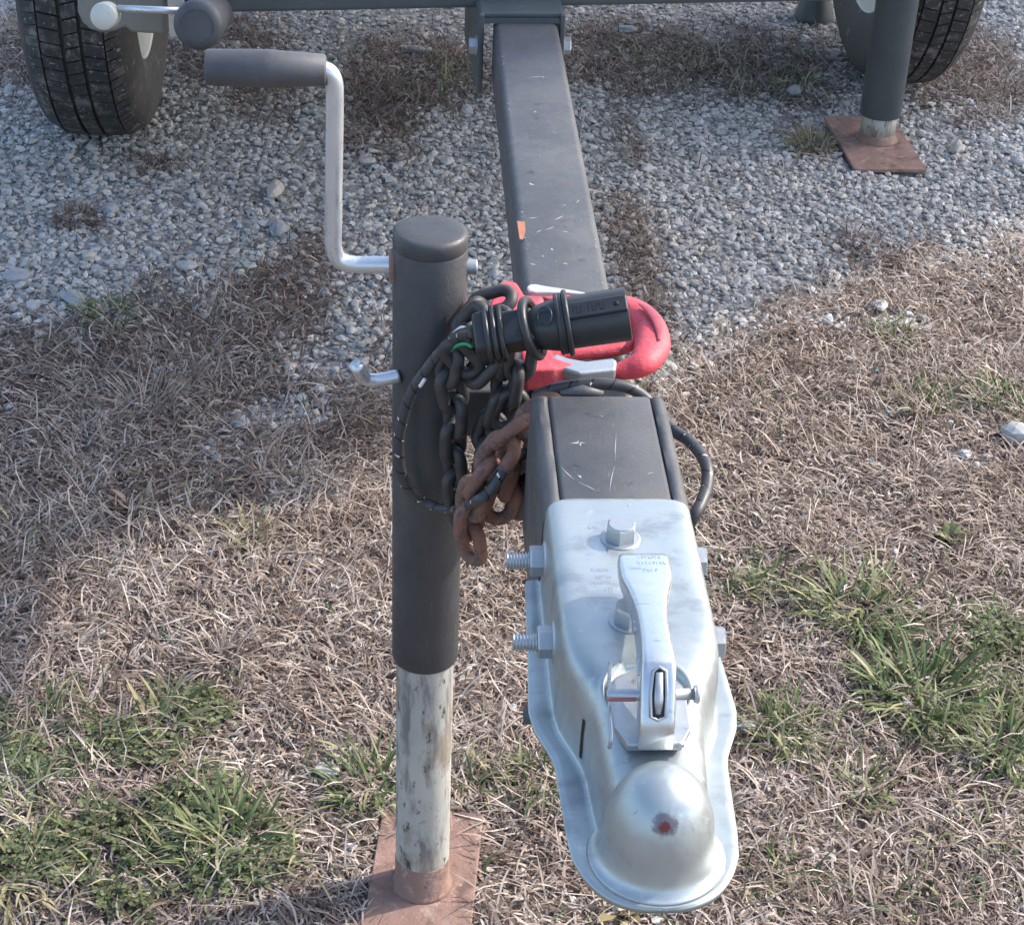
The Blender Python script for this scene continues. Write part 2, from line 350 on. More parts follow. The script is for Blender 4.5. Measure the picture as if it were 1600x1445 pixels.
# ---- grass
PLATES = ((.0232, 1.3235, .056, .106), (.8765, 3.19, .068, .127))
def blades(name, x, y, L, W, elev, curl, m, segs=3, z0=None, head=None, turn=.5, zoff=0.):
    n = len(x); th = rng.uniform(0, 6.28, n) if head is None else head
    el = elev; p = np.stack([x, y, (gz(x, y) if z0 is None else z0) + zoff], 1); P = [p]; H = [th]
    dth = rng.normal(0, turn, n); step = L / segs
    for k in range(segs):
        d = np.stack([np.cos(el) * np.cos(th), np.cos(el) * np.sin(th), np.sin(el)], 1)
        p = p + d * step[:, None]; P.append(p); H.append(th); el = el - curl; th = th + dth
    floor_ = gz(x, y) + .0005
    vs = []
    for k in range(segs + 1):
        pk = P[k]; pk[:, 2] = np.maximum(pk[:, 2], floor_) if k else pk[:, 2]
        t = k / segs; w = W * (1 - .25 * t) if k < segs else W * .12
        s = np.stack([-np.sin(H[k]), np.cos(H[k]), rng.uniform(-.5, .5, n)], 1) * (w / 2)[:, None]
        vs += [pk - s, pk + s]
    V = np.stack(vs, 1); q = 2 * (segs + 1)
    f = np.array([(2 * k, 2 * k + 1, 2 * k + 3, 2 * k + 2) for k in range(segs)])
    F = (f[None] + (np.arange(n) * q)[:, None, None]).reshape(-1, 4)
    return V.reshape(-1, 3), F
def grass_mat(name, stops, trans=.25, rough=.75):
    m = bpy.data.materials.new(name); m.use_nodes = True; nt = m.node_tree; b = nt.nodes['Principled BSDF']
    gi = nt.nodes.new('ShaderNodeNewGeometry'); g = nt.nodes.new('ShaderNodeTexCoord').outputs['Object']
    c = ramp(nt, gi.outputs['Random Per Island'], stops)
    n = ramp(nt, noise(nt, g, 9, 6, .65), [(.30, (.66, .57, .53)), (.45, (.95, .90, .87)), (.60, (1.08, 1.06, 1.04)), (.72, (1.22, 1.22, 1.20))])
    mm = nt.nodes.new('ShaderNodeMix'); mm.data_type = 'RGBA'; mm.blend_type = 'MULTIPLY'; mm.inputs[0].default_value = 1
    nt.links.new(c, mm.inputs[6]); nt.links.new(n, mm.inputs[7]); nt.links.new(mm.outputs[2], b.inputs['Base Color'])
    b.inputs['Roughness'].default_value = rough; b.inputs['Specular IOR Level'].default_value = .25
    tr = nt.nodes.new('ShaderNodeBsdfTranslucent'); nt.links.new(mm.outputs[2], tr.inputs[0])
    ms = nt.nodes.new('ShaderNodeMixShader'); ms.inputs[0].default_value = trans
    nt.links.new(b.outputs[0], ms.inputs[1]); nt.links.new(tr.outputs[0], ms.inputs[2])
    nt.links.new(ms.outputs[0], nt.nodes['Material Output'].inputs[0]); return m
STRAW = [(0, (.09, .068, .058)), (.2, (.20, .158, .134)), (.52, (.36, .30, .26)), (.82, (.50, .44, .39)), (1, (.66, .61, .55))]
K['straw'] = grass_mat('dormant_straw', STRAW)
K['brown'] = grass_mat('brown_dead_grass', [(0, (.09, .068, .058)), (.5, (.23, .18, .15)), (1, (.44, .37, .32))])
K['grass'] = grass_mat('green_grass_blades', [(0, (.06, .105, .045)), (.4, (.13, .185, .08)), (.7, (.25, .29, .14)), (1, (.50, .47, .29))], .35, .5)
K['yellow'] = grass_mat('yellowing_grass', [(0, (.22, .20, .10)), (.5, (.36, .33, .19)), (1, (.50, .45, .30))], .3)
K['clover'] = grass_mat('clover_leaves', [(0, (.065, .095, .045)), (.5, (.135, .165, .08)), (1, (.26, .285, .16))], .3, .6)
GREEN = [(-0.376, 1.576, 0.083, 0.058, 0.5), (-0.268, 1.544, 0.09, 0.062, 0.45), (-0.372, 1.428, 0.078, 0.084, 0.55), (-0.243, 1.381, 0.123, 0.09, 0.65), (-0.142, 1.521, 0.041, 0.041, 0.2), (-0.212, 1.617, 0.043, 0.033, 0.5), (-0.034, 1.465, 0.041, 0.039, 0.8), (0.14, 1.469, 0.041, 0.039, 0.6), (0.078, 1.479, 0.034, 0.03, 0.4), (0.429, 1.821, 0.056, 0.059, 0.8), (0.567, 1.757, 0.071, 0.075, 1.0), (0.594, 1.605, 0.067, 0.101, 1.0), (0.695, 1.653, 0.053, 0.128, 0.9), (0.413, 1.538, 0.064, 0.053, 0.75), (0.662, 1.526, 0.05, 0.053, 0.8), (0.378, 1.326, 0.039, 0.04, 0.6), (0.498, 1.307, 0.085, 0.043, 0.5), (0.485, 1.436, 0.034, 0.039, 0.45), (0.606, 1.373, 0.067, 0.11, 0.3), (0.562, 3.607, 0.133, 0.144, 0.35), (0.73, 3.507, 0.118, 0.104, 0.45), (0.076, 3.478, 0.089, 0.101, 0.35), (-0.438, 2.496, 0.048, 0.04, 0.5), (-0.338, 1.984, 0.041, 0.032, 0.35), (-0.19, 1.914, 0.04, 0.035, 0.5), (-0.438, 1.927, 0.04, 0.031, 0.35), (0.75, 2.266, 0.057, 0.045, 0.5), (0.868, 2.25, 0.047, 0.053, 0.6), (0.758, 2.466, 0.04, 0.036, 0.5), (-0.463, 1.886, 0.039, 0.027, 0.2)]
DARKG = [(-0.362, 3.639, 0.154, 0.198, 0.8), (-0.258, 3.4, 0.086, 0.146, 0.7), (-0.036, 3.427, 0.099, 0.312, 0.9), (0.076, 3.485, 0.101, 0.203, 0.8), (0.499, 3.646, 0.214, 0.22, 0.8), (0.748, 3.621, 0.161, 0.218, 0.9), (-0.73, 3.627, 0.101, 0.249, 0.5), (-0.442, 3.088, 0.056, 0.056, 0.5), (-0.542, 2.837, 0.027, 0.049, 0.8), (-0.196, 2.568, 0.079, 0.147, 0.5), (0.379, 2.747, 0.053, 0.258, 0.6), (-0.199, 1.472, 0.06, 0.044, 0.6), (-0.411, 1.801, 0.045, 0.032, 0.5), (1.153, 3.649, 0.151, 0.296, 0.4), (-0.017, 2.401, 0.028, 0.229, 0.5), (0.606, 2.453, 0.069, 0.044, 0.5), (0.059, 1.915, 0.327, 0.056, 0.12), (0.551, 2.248, 0.112, 0.088, 0.35), (0.534, 1.706, 0.046, 0.036, 0.4)]
BARE = [(0.486, 1.874, 0.037, 0.03, 0.8), (0.676, 1.847, 0.057, 0.034, 0.6), (-0.062, 1.376, 0.039, 0.027, 0.3), (0.086, 1.313, 0.045, 0.043, 0.5), (0.161, 1.294, 0.045, 0.021, 0.7), (-0.073, 1.51, 0.034, 0.02, 0.5), (0.657, 2.178, 0.046, 0.024, 0.5), (-0.024, 2.173, 0.044, 0.05, 0.5), (0.48, 1.407, 0.027, 0.028, 0.5), (-0.293, 2.237, 0.053, 0.024, 0.3), (-0.105, 1.47, 0.04, 0.022, 0.4), (-0.555, 2.377, 0.055, 0.022, 0.3)]
def blobsum(x, y, B):
    v = np.zeros_like(x)
    for cx, cy, rx, ry, a_ in B:
        d = np.sqrt(((x - cx) / rx) ** 2 + ((y - cy) / ry) ** 2) + .25 * waves(x, y, 40, 6, 11)
        v = np.maximum(v, a_ * smooth01((1.4 - d) / 1.0))
    return v
def mk(name, sets, m, label, cat='grass', kind='stuff'):
    Vs, Fs, k = [], [], 0
    for V, F in sets: Vs.append(V); Fs.append(F + k); k += len(V)
    V = np.concatenate(Vs); F = np.concatenate(Fs)
    o = big_mesh(name, V, F.ravel(), np.arange(len(F)) * 4, np.full(len(F), 4), m, True)
    return props(o, label, cat, kind=kind)
def pstraw(x, y):
    g = gravelness(x, y); dk = blobsum(x, y, DARKG); gr = blobsum(x, y, GREEN); ba = blobsum(x, y, BARE)
    near_ = np.where(y < 2.4, 1, .6)
    return np.clip((1 - g) ** 1.2 * near_ * (1 - .45 * dk) * (1 - .35 * gr) * (1 - .8 * ba) * (.55 + .45 * smooth01(.7 + waves(x, y, 22, 6, 13))) + .028 * (.4 + smooth01(.3 + waves(x, y, 8, 6, 7))), 0, 1)
def flow(x, y, n, sp): return 1.7 * waves(x, y, 4, 5, 1) + 1.4 * waves(x, y, 15, 5, 10) + 2.0 + rng.normal(0, sp, n) + np.where(rng.random(n) < .5, rng.uniform(0, 6.28, n), 0)
n = 146000; x, y = sample(n, pstraw, .25); cv = rng.random(n) ** .9
A = blades('a', x, y, rng.uniform(.008, .031, n), .0013 + .0023 * rng.random(n) ** 2, rng.uniform(.0, .75, n), .08 + .75 * cv, None, 3, turn=.38, head=flow(x, y, n, .9), zoff=rng.uniform(-.001, .007, n))
n = 9000; x, y = sample(n, pstraw, .2)
C_ = blades('c', x, y, rng.uniform(.006, .016, n), rng.uniform(.003, .0065, n), rng.uniform(.0, .5, n), rng.uniform(.0, .5, n), None, 2, turn=.2, zoff=.004)
n = 20000; x, y = sample(n, pstraw, .25)
B = blades('b', x, y, rng.uniform(.028, .070, n), rng.uniform(.0011, .0024, n), rng.uniform(.05, .8, n), rng.uniform(.05, .45, n), None, 3, turn=.2, head=flow(x, y, n, .9), zoff=.003)
mk('dead_grass', [A, B, C_], K['straw'], 'thick mat of short straw coloured dormant grass on the lawn')
def pdark(x, y):
    return np.clip(blobsum(x, y, DARKG) * (.35 + .65 * smooth01(.6 + waves(x, y, 30, 6, 12))) + .10 * (1 - gravelness(x, y)) + .02, 0, 1)
n = 27000; x, y = sample(n, pdark, .2)
A = blades('a', x, y, rng.uniform(.012, .045, n), rng.uniform(.0013, .0024, n), rng.uniform(.1, 1.1, n), rng.uniform(.1, .6, n), None, 3, turn=.3)
mk('withered_grass', [A], K['brown'], 'patches of dark brown withered grass between the stones')
def pgreen(x, y):
    return np.clip(blobsum(x, y, GREEN) ** 1.4 * (.3 + .7 * (waves(x, y, 48, 6, 4) > .1)) + .006 * (1 - gravelness(x, y)), 0, 1)
n = 3900; x, y = sample(n, pgreen, .15)
A = blades('a', x, y, rng.uniform(.014, .056, n), rng.uniform(.0014, .0036, n), rng.uniform(.2, 1.2, n), rng.uniform(.1, .5, n), None, 3, turn=.12)
mk('green_grass', [A], K['grass'], 'thin green grass coming through the straw in the lawn')
# clover: three rounded leaflets to a stalk, lying low in the left turf
def pclover(x, y): return np.clip(blobsum(x, y, [(-0.237, 1.39, 0.117, 0.087, 1), (-0.347, 1.523, 0.082, 0.041, 0.6), (-0.217, 1.595, 0.035, 0.033, 0.8), (-0.377, 1.38, 0.051, 0.054, 0.8), (0.711, 1.706, 0.047, 0.049, 0.8), (-0.264, 1.512, 0.061, 0.03, 0.6)]) * (waves(x, y, 50, 6, 6) > -.25), 0, 1)
n = 2300; x, y = sample(n, pclover, .1)
hub = np.stack([x, y, gz(x, y) + rng.uniform(.006, .018, n)], 1); V = []; F = []; k = 0
a0 = rng.uniform(0, 6.28, n); rr = rng.uniform(.003, .0052, n)
VV = []
for j in range(3):
    t = a0 + j * 2.09
    d = np.stack([np.cos(t), np.sin(t), rng.uniform(-.2, .35, n)], 1); s = np.stack([-np.sin(t), np.cos(t), rng.uniform(-.3, .3, n)], 1)
    VV += [hub, hub + (d * .7 - s * .62) * rr[:, None], hub + d * 1.35 * rr[:, None], hub + (d * .7 + s * .62) * rr[:, None]]
VV = np.stack(VV, 1).reshape(-1, 3); FF = np.arange(n * 12).reshape(-1, 4)
mk('clover', [(VV, FF)], K['clover'], 'low clover leaves growing in the green turf left of the jack foot', 'clover')

# ---- tussocks one can tell apart
def tuft(name, cx, cy, n, Lr, Wr, m, label, cat, el=(.25, 1.25), spread=.02, group=None):
    r = spread * np.sqrt(rng.random(n)); t = rng.uniform(0, 6.28, n)
    x = cx + r * np.cos(t); y = cy + r * np.sin(t); hd = t + rng.normal(0, .45, n)
    V, F = blades('t', x, y, rng.uniform(*Lr, n), rng.uniform(*Wr, n), rng.uniform(*el, n), rng.uniform(.05, .38, n), None, 4, head=hd, turn=.08)
    o0 = np.array([cx, cy, float(gz(np.array([cx]), np.array([cy]))[0])])
    o = big_mesh(name, V - o0, F.ravel(), np.arange(len(F)) * 4, np.full(len(F), 4), m, True); o.location = o0
    return props(o, label, cat, group)
for (nm, p, n, L, W, m, sp, lab, cat) in [('dead_tuft', (-0.541, 2.829), 260, 0.032, 0.0018, 'brown', 0.035, 'small dark brown dead tuft alone on the open gravel at left', 'grass tuft'), ('grass_tuft', (0.761, 3.192), 190, 0.062, 0.0022, 'yellow', 0.03, 'straw yellow tuft beside the rusty plate of the corner stand', 'grass tuft'), ('grass_tuft', (0.596, 1.612), 170, 0.085, 0.0046, 'grass', 0.045, 'large broad bladed green clump in the sunny turf at right', 'grass tuft'), ('grass_tuft', (0.551, 1.774), 130, 0.085, 0.004, 'grass', 0.045, 'dark green arching clump right of the coupler bolts, topmost of the green ones', 'grass tuft'), ('grass_tuft', (0.426, 1.548), 110, 0.055, 0.0028, 'grass', 0.03, 'low fine green tuft just right of the coupler flange with a pale stone', 'grass tuft'), ('grass_tuft', (0.495, 1.465), 60, 0.05, 0.0032, 'grass', 0.018, 'small upright green tuft below the broad bladed clump', 'grass tuft'), ('grass_tuft', (0.669, 1.525), 120, 0.07, 0.0034, 'grass', 0.035, 'bright green clump cut by the right edge of the photo', 'grass tuft'), ('grass_tuft', (0.15, 1.478), 90, 0.06, 0.003, 'grass', 0.028, 'green tuft between the jack foot and the coupler, against the flange', 'grass tuft'), ('grass_tuft', (-0.034, 1.465), 110, 0.055, 0.0032, 'grass', 0.032, 'green tuft growing against the back left corner of the jack plate', 'grass tuft'), ('grass_tuft', (0.075, 1.473), 70, 0.05, 0.0026, 'yellow', 0.025, 'pale green tuft behind the jack plate right of the tube', 'grass tuft'), ('grass_tuft', (-0.176, 1.386), 120, 0.07, 0.0042, 'grass', 0.04, 'broad bladed green clump in the clover left of the jack plate', 'grass tuft'), ('grass_tuft', (-0.261, 1.574), 50, 0.07, 0.0046, 'grass', 0.02, 'wide bladed grey green tuft above the clover patch', 'grass tuft'), ('grass_tuft', (-0.396, 1.574), 80, 0.06, 0.003, 'grass', 0.035, 'loose green tuft at the left edge above the clover', 'grass tuft'), ('grass_tuft', (-0.384, 1.344), 90, 0.08, 0.0034, 'yellow', 0.035, 'long pale green tuft in the bottom left corner', 'grass tuft'), ('straw_tuft', (-0.206, 1.673), 120, 0.06, 0.002, 'straw', 0.02, 'pale bleached straw tuft spreading like a star left of the jack', 'grass tuft'), ('straw_tuft', (-0.381, 1.439), 60, 0.05, 0.0024, 'straw', 0.02, 'bleached straw star among the clover by the left edge', 'grass tuft'), ('straw_tuft', (-0.359, 2.236), 130, 0.075, 0.0019, 'straw', 0.04, 'long combed straw tuft in the shaded turf left of the jack', 'grass tuft'), ('straw_tuft', (0.536, 1.88), 80, 0.075, 0.002, 'straw', 0.02, 'spreading bare straw tussock right of the upper coupler bolt', 'grass tuft'), ('straw_tuft', (0.696, 2.072), 110, 0.06, 0.002, 'straw', 0.03, 'dense pale straw clump in the middle of the right lawn', 'grass tuft'), ('grass_tuft', (0.746, 2.248), 90, 0.05, 0.0024, 'grass', 0.03, 'small green tuft with long dry stems in the right lawn', 'grass tuft'), ('grass_tuft', (0.859, 2.267), 110, 0.05, 0.0024, 'grass', 0.03, 'green tuft near the right edge above the large pale stone', 'grass tuft'), ('grass_tuft', (0.756, 2.459), 80, 0.042, 0.002, 'grass', 0.03, 'faint green tuft where the gravel meets the right lawn', 'grass tuft'), ('grass_tuft', (-0.194, 1.913), 90, 0.045, 0.0022, 'yellow', 0.028, 'yellow green tuft at the border of sun and shade, left of the jack', 'grass tuft'), ('grass_tuft', (-0.442, 2.495), 90, 0.045, 0.0024, 'grass', 0.035, 'dark green tuft where the left gravel ends', 'grass tuft'), ('leafy_weed', (0.707, 1.923), 34, 0.032, 0.009, 'grass', 0.006, 'small flat leafed weed rosette in the bare soil of the right lawn', 'weed'), ('leafy_weed', (-0.338, 1.984), 60, 0.035, 0.01, 'brown', 0.025, 'dark leafy weed in the shaded turf at left', 'weed'), ('leafy_weed', (0.221, 1.284), 14, 0.04, 0.013, 'yellow', 0.006, 'two leafed pale weed at the bottom edge under the coupler tip', 'weed')]:
    tuft(nm, p[0], p[1], n, (L * .45, L), (W * .6, W), K[m], lab, cat, spread=sp)

# ---- larger stones one can tell apart
K['stoneb'] = mat('beige_limestone', (.40, .36, .31), .85, 0, (.52, .48, .42), 60, [], .6, 400)
K['stoneg'] = mat('grey_limestone', (.27, .28, .29), .85, 0, (.38, .385, .39), 60, [], .6, 400)
K['stonew'] = mat('chalky_limestone', (.36, .355, .345), .85, 0, (.50, .49, .47), 60, [], .6, 400)
def rock(p, s, flat, m, lab):
    import bmesh
    bm = bmesh.new(); bmesh.ops.create_icosphere(bm, subdivisions=2, radius=1)
    an = rng.uniform(0, 3.14); off = rng.uniform(0, 9, 3)
    for v in bm.verts:
        c = v.co; q = 1 + .16 * math.sin(3 * c.x + off[0]) + .13 * math.sin(4 * c.y + off[1] + c.z) + .10 * math.sin(5 * c.z + off[2]) + random.uniform(-.05, .05)
        x, y, z = c.x * q * s / 2, c.y * q * s * .36, c.z * q * s * flat / 2
        v.co = (x * math.cos(an) - y * math.sin(an), x * math.sin(an) + y * math.cos(an), z)
    me = bpy.data.meshes.new('stone'); bm.to_mesh(me); bm.free(); me.materials.append(m)
    o = bpy.data.objects.new('stone', me); COL.objects.link(o)
    o.location = (p[0], p[1], float(gz(np.array([p[0]]), np.array([p[1]]))[0]) + s * flat * .30 + .004)
    props(o, lab, 'stone', 'larger stones lying about the drive and lawn')
for (p, s, fl, m, lab) in [((-0.22, 2.96), 0.0478, 0.6, 'stoneb', 'beige angular stone on the gravel left of the crank, largest there'), ((-0.207, 2.833), 0.0485, 0.3, 'stoneg', 'flat grey stone just below the beige one left of the crank'), ((-0.343, 2.666), 0.0374, 0.4, 'stonew', 'pale flat stone on the left gravel near where the turf begins'), ((-0.249, 2.669), 0.0287, 0.5, 'stonew', 'pale pebble in the brown grass left of the crank elbow'), ((-0.498, 2.699), 0.0266, 0.6, 'stoneb', 'cream pebble on the left gravel below the dead brown tuft'), ((-0.487, 2.87), 0.0302, 0.5, 'stoneg', 'rounded grey pebble right of the dead brown tuft'), ((-0.063, 3.089), 0.0297, 0.7, 'stonew', 'round pale pebble right of the crank rod'), ((0.08, 3.094), 0.0323, 0.5, 'stonew', 'oval pale pebble left of the tongue beam'), ((0.121, 3.328), 0.029, 0.6, 'stonew', 'pale stone close by the left side of the tongue beam'), ((0.029, 3.628), 0.0338, 0.6, 'stoneg', 'rounded stone under the cross member left of the bracket'), ((0.469, 3.784), 0.044, 0.4, 'stoneg', 'flat grey stone right of the tongue bracket'), ((0.438, 3.072), 0.0299, 0.4, 'stonew', 'flat pale stone right of the tongue beam'), ((0.777, 3.455), 0.0384, 0.6, 'stoneg', 'grey stone in the dark grass left of the corner stand'), ((1.032, 3.178), 0.0335, 0.7, 'stoneb', 'round buff stone right of the corner stand plate'), ((1.135, 3.132), 0.0281, 0.6, 'stonew', 'pale pebble on the gravel at the right edge'), ((-0.559, 2.521), 0.0273, 0.6, 'stonew', 'pale stone at the left edge where gravel meets turf'), ((-0.604, 2.626), 0.0498, 0.25, 'stoneg', 'broad flat slab of grey stone at the left edge'), ((-0.501, 2.543), 0.0508, 0.25, 'stoneg', 'broad flat grey stone by the dark green tuft'), ((-0.221, 2.196), 0.0344, 0.3, 'stoneg', 'flat grey stone in the straw left of the jack'), ((-0.18, 2.188), 0.0191, 0.6, 'stonew', 'small pale stone next to the flat one left of the jack'), ((-0.117, 2.291), 0.0178, 0.6, 'stonew', 'small pale stone in the gravel patch by the jack tube'), ((-0.077, 2.471), 0.0209, 0.6, 'stonew', 'pale stone just above the bent pin of the jack'), ((-0.057, 2.375), 0.0203, 0.6, 'stonew', 'pale stone just below the bent pin of the jack'), ((-0.161, 2.354), 0.0222, 0.5, 'stoneb', 'buff stone with a green sprig in the small gravel patch'), ((0.658, 2.506), 0.0236, 0.6, 'stonew', 'pale stone at the border of gravel and straw at right'), ((0.75, 2.55), 0.0326, 0.4, 'stonew', 'flat pale stone in the straw above the faint green tuft'), ((0.863, 2.173), 0.0487, 0.6, 'stonew', 'large pale grey stone at the right edge of the lawn'), ((0.777, 2.124), 0.021, 0.7, 'stonew', 'pale stone in the bare soil left of the large one'), ((0.787, 2.1), 0.0133, 0.7, 'stonew', 'small pale stone below its neighbour in the bare soil'), ((0.386, 1.558), 0.0262, 0.4, 'stonew', 'flat bone white stone beside the coupler flange'), ((0.418, 1.574), 0.0124, 0.6, 'stonew', 'small bluish white stone in the fine green tuft'), ((-0.077, 1.488), 0.0266, 0.5, 'stoneb', 'knobbly cream stone in the straw left of the jack tube'), ((0.629, 1.898), 0.0124, 0.6, 'stonew', 'small pale pebble lying in the bare patch of the right lawn')]:
    rock(p, s, fl, K[m], lab)
for (p, lab) in [((0.702, 2.348), 'turquoise chip nearest the green tuft with long dry stems'), ((0.692, 2.226), 'turquoise chip just left below the green tuft with dry stems'), ((0.641, 2.096), 'turquoise chip lowest in the right lawn'), ((0.919, 2.638), 'turquoise chip highest up, near the right edge')]:
    z = float(gz(np.array([p[0]]), np.array([p[1]]))[0]) + .009
    V, F = prism([(-.003, -.001), (.001, -.002), (.004, -.001), (.0025, .002), (-.001, .002)], -.0006, .0006)
    V = [tuple(np.array(Euler((random.uniform(-.4, .4), random.uniform(-.4, .4), random.uniform(0, 6))).to_matrix() @ Vector(v)) + np.array([p[0], p[1], z])) for v in V]
    o = build('plastic_chip', V, F, K['blue'], None, False); props(o, lab, 'litter', 'turquoise plastic chips in the lawn')

# ------------------------------------------------------------------ open post roof added out of view as stand-in caster of the diagonal shade
CH = 7.5
dv = Vector((.815, .579, 0)); nv = Vector((-.579, .815, 0)); c0 = Vector((-1.5, 1.08, 0)) + CH * Vector((sv.x, sv.y, 0)) / sv.z
cp = thing('shade_roof', c0, 'ribbed metal roof on posts, added unseen beyond the right edge to shade the trailer', 'shade roof')
K['roofm'] = mat('ribbed_roof_sheet', (.42, .43, .44), .5, .4, (.5, .5, .5), 5); K['wood'] = mat('weathered_post', (.22, .19, .16), .8, 0, (.3, .26, .22), 8)
def cpt(d, n_, z): return tuple(c0 + dv * d + nv * n_ + Vector((0, 0, z)))
for k in range(10):
    d0 = k * .55; mb = MB(); V = []
    prof = [(0, 0), (.44, 0), (.47, .03), (.52, .03), (.55, 0)]
    for n_ in (0, 6.2):
        for a_, b_ in prof: V.append(cpt(d0 + a_, n_, CH + b_ + n_ * .02))
    for n_ in (0, 6.2):
        for a_, b_ in prof: V.append(cpt(d0 + a_, n_, CH - .008 + b_ + n_ * .02))
    F = [(i, i + 1, i + 6, i + 5) for i in range(4)] + [(i + 10, i + 15, i + 16, i + 11) for i in range(4)] + [(i, i + 10, i + 11, i + 1) for i in range(4)] + [(i + 5, i + 6, i + 16, i + 15) for i in range(4)]
    mb.add(V, F); mb.build('roof_sheet', K['roofm'], cp, False)
for d_ in (.4, 2.7, 5.1):
    for n_ in (2.9, 5.9):
        V, F = box(-.09, .09, -.09, .09, -.05, CH - .1); V = [tuple(Vector(v) + Vector(cpt(d_, n_, 0))) for v in V]
        bevel(build('post', V, F, K['wood'], cp, False), .006)
for n_ in (2.9, 5.9):
    V = [cpt(a_, n_ + b_, c_) for a_, b_, c_ in box(.2, 5.3, -.05, .05, CH - .1, CH - .01)[0]]; build('beam', V, box(0, 1, 0, 1, 0, 1)[1], K['wood'], cp, False)

# ------------------------------------------------------------------ trailer
T = thing('trailer', (.1465, 3.2, 0), 'small dark grey trailer seen from its tongue, bright ball coupler raised on a jack stand', 'trailer')
# tongue beam (rounded square tube)
def rtube(x0, x1, z0, z1, y0, y1, r, n=5):
    o = []
    for cx, cz, a0_ in ((x1 - r, z1 - r, 0), (x0 + r, z1 - r, 90), (x0 + r, z0 + r, 180), (x1 - r, z0 + r, 270)):
        for k in range(n + 1):
            t = R(a0_ + 90 * k / n); o.append((cx + r * math.cos(t), cz + r * math.sin(t)))
    m_ = len(o); V = [(x, y0, z) for x, z in o] + [(x, y1, z) for x, z in o]
    return V, [tuple(range(m_)), tuple(range(2 * m_ - 1, m_ - 1, -1))] + [(i, m_ + i, m_ + (i + 1) % m_, (i + 1) % m_) for i in range(m_)]
V, F = rtube(.108, .185, .522, .600, 1.16, 2.155, .0075)
beam = build('tongue_beam', V, F, K['paint'], T, True, sharp=40)
# scuffs of bare primer on the beam: flat worn patches with their own thin film
def film(name, pts, z, m, parent, h=.0003):
    V, F = prism(pts, z, z + h); return build(name, V, F, m, parent, False)
K['orange'] = mat('orange_rust_patch', (.42, .17, .085), .7, 0, (.30, .13, .08), 90, [], .3, 400)
K['scuff'] = mat('chalky_scuff', (.42, .41, .40), .7, 0, (.25, .24, .24), 200)
film('rust_patch', [(0.1087, 1.5995), (0.1159, 1.5983), (0.1154, 1.5776), (0.1121, 1.5599), (0.1092, 1.5612), (0.1089, 1.5802)], .6, K['orange'], beam)
def scratch(p0, p1, w, z, parent, m='scuff', h=.0002):
    a_, b_ = np.array(p0), np.array(p1); d_ = b_ - a_; d_ /= np.linalg.norm(d_); s_ = np.array([-d_[1], d_[0]]) * w / 2; mid = (a_ + b_) / 2 + s_ * random.uniform(-2, 2)
    return [tuple(a_), tuple(mid - s_), tuple(b_), tuple(mid + s_)]
def scratchset(name, items, z, parent, m='scuff'):
    mb = MB()
    for p0, p1, w in items: mb.add(*prism(scratch(p0, p1, w, z, parent), z, z + .0002))
    return props(mb.build(name, K[m], parent, False), kind='stuff')
scratchset('scratches', [((0.1343, 1.9673), (0.1632, 1.9725), 0.0012), ((0.1541, 1.976), (0.157, 1.9645), 0.001), ((0.1245, 1.6871), (0.1305, 1.6812), 0.003), ((0.1395, 1.8714), (0.1407, 1.8678), 0.002), ((0.1175, 1.6053), (0.1299, 1.6085), 0.0012), ((0.1443, 1.6033), (0.1534, 1.6119), 0.0014), ((0.1255, 1.5751), (0.1319, 1.5808), 0.0012), ((0.1331, 1.5808), (0.1433, 1.5893), 0.001), ((0.1487, 1.5785), (0.1569, 1.5759), 0.0015), ((0.1274, 1.5273), (0.1296, 1.5247), 0.002), ((0.1159, 1.5115), (0.1216, 1.5091), 0.002), ((0.1452, 1.5122), (0.1509, 1.5097), 0.0018), ((0.1379, 1.5432), (0.1387, 1.538), 0.002), ((0.168, 1.641), (0.1718, 1.6498), 0.001), ((0.1553, 1.6377), (0.1576, 1.6349), 0.002), ((0.1785, 1.6034), (0.1779, 1.6059), 0.0006), ((0.1135, 1.8071), (0.1135, 1.8088), 0.0009), ((0.1145, 1.5622), (0.1134, 1.5661), 0.0012), ((0.1145, 1.6192), (0.1146, 1.6211), 0.0013), ((0.1135, 2.0055), (0.1132, 2.0091), 0.001), ((0.1795, 1.6118), (0.1798, 1.613), 0.0015), ((0.1795, 1.806), (0.1801, 1.8087), 0.0014), ((0.1428, 1.7804), (0.1426, 1.7823), 0.0008), ((0.1135, 1.6188), (0.1136, 1.6199), 0.0009), ((0.1795, 1.7975), (0.1796, 1.7989), 0.0007), ((0.1785, 2.0438), (0.1783, 2.0456), 0.0013), ((0.1795, 1.6584), (0.1792, 1.6597), 0.0008), ((0.1145, 1.9474), (0.1149, 1.9487), 0.0009), ((0.1135, 1.4667), (0.1145, 1.4704), 0.0013), ((0.1795, 2.0739), (0.1791, 2.0759), 0.0013), ((0.1135, 2.0099), (0.1132, 2.0118), 0.001), ((0.1145, 1.5387), (0.1139, 1.5407), 0.0006), ((0.1795, 1.5602), (0.1797, 1.5642), 0.001), ((0.1135, 1.5847), (0.1132, 1.5859), 0.0008), ((0.1135, 1.8899), (0.1136, 1.8926), 0.0009), ((0.1795, 1.4731), (0.1793, 1.4764), 0.0016), ((0.1785, 1.7605), (0.1781, 1.763), 0.001), ((0.1145, 1.8708), (0.1138, 1.8733), 0.0009), ((0.1145, 1.6076), (0.1142, 1.6098), 0.0009), ((0.1135, 2.0292), (0.1133, 2.0331), 0.0015), ((0.1135, 1.8751), (0.1129, 1.8776), 0.0008)], .6, beam)

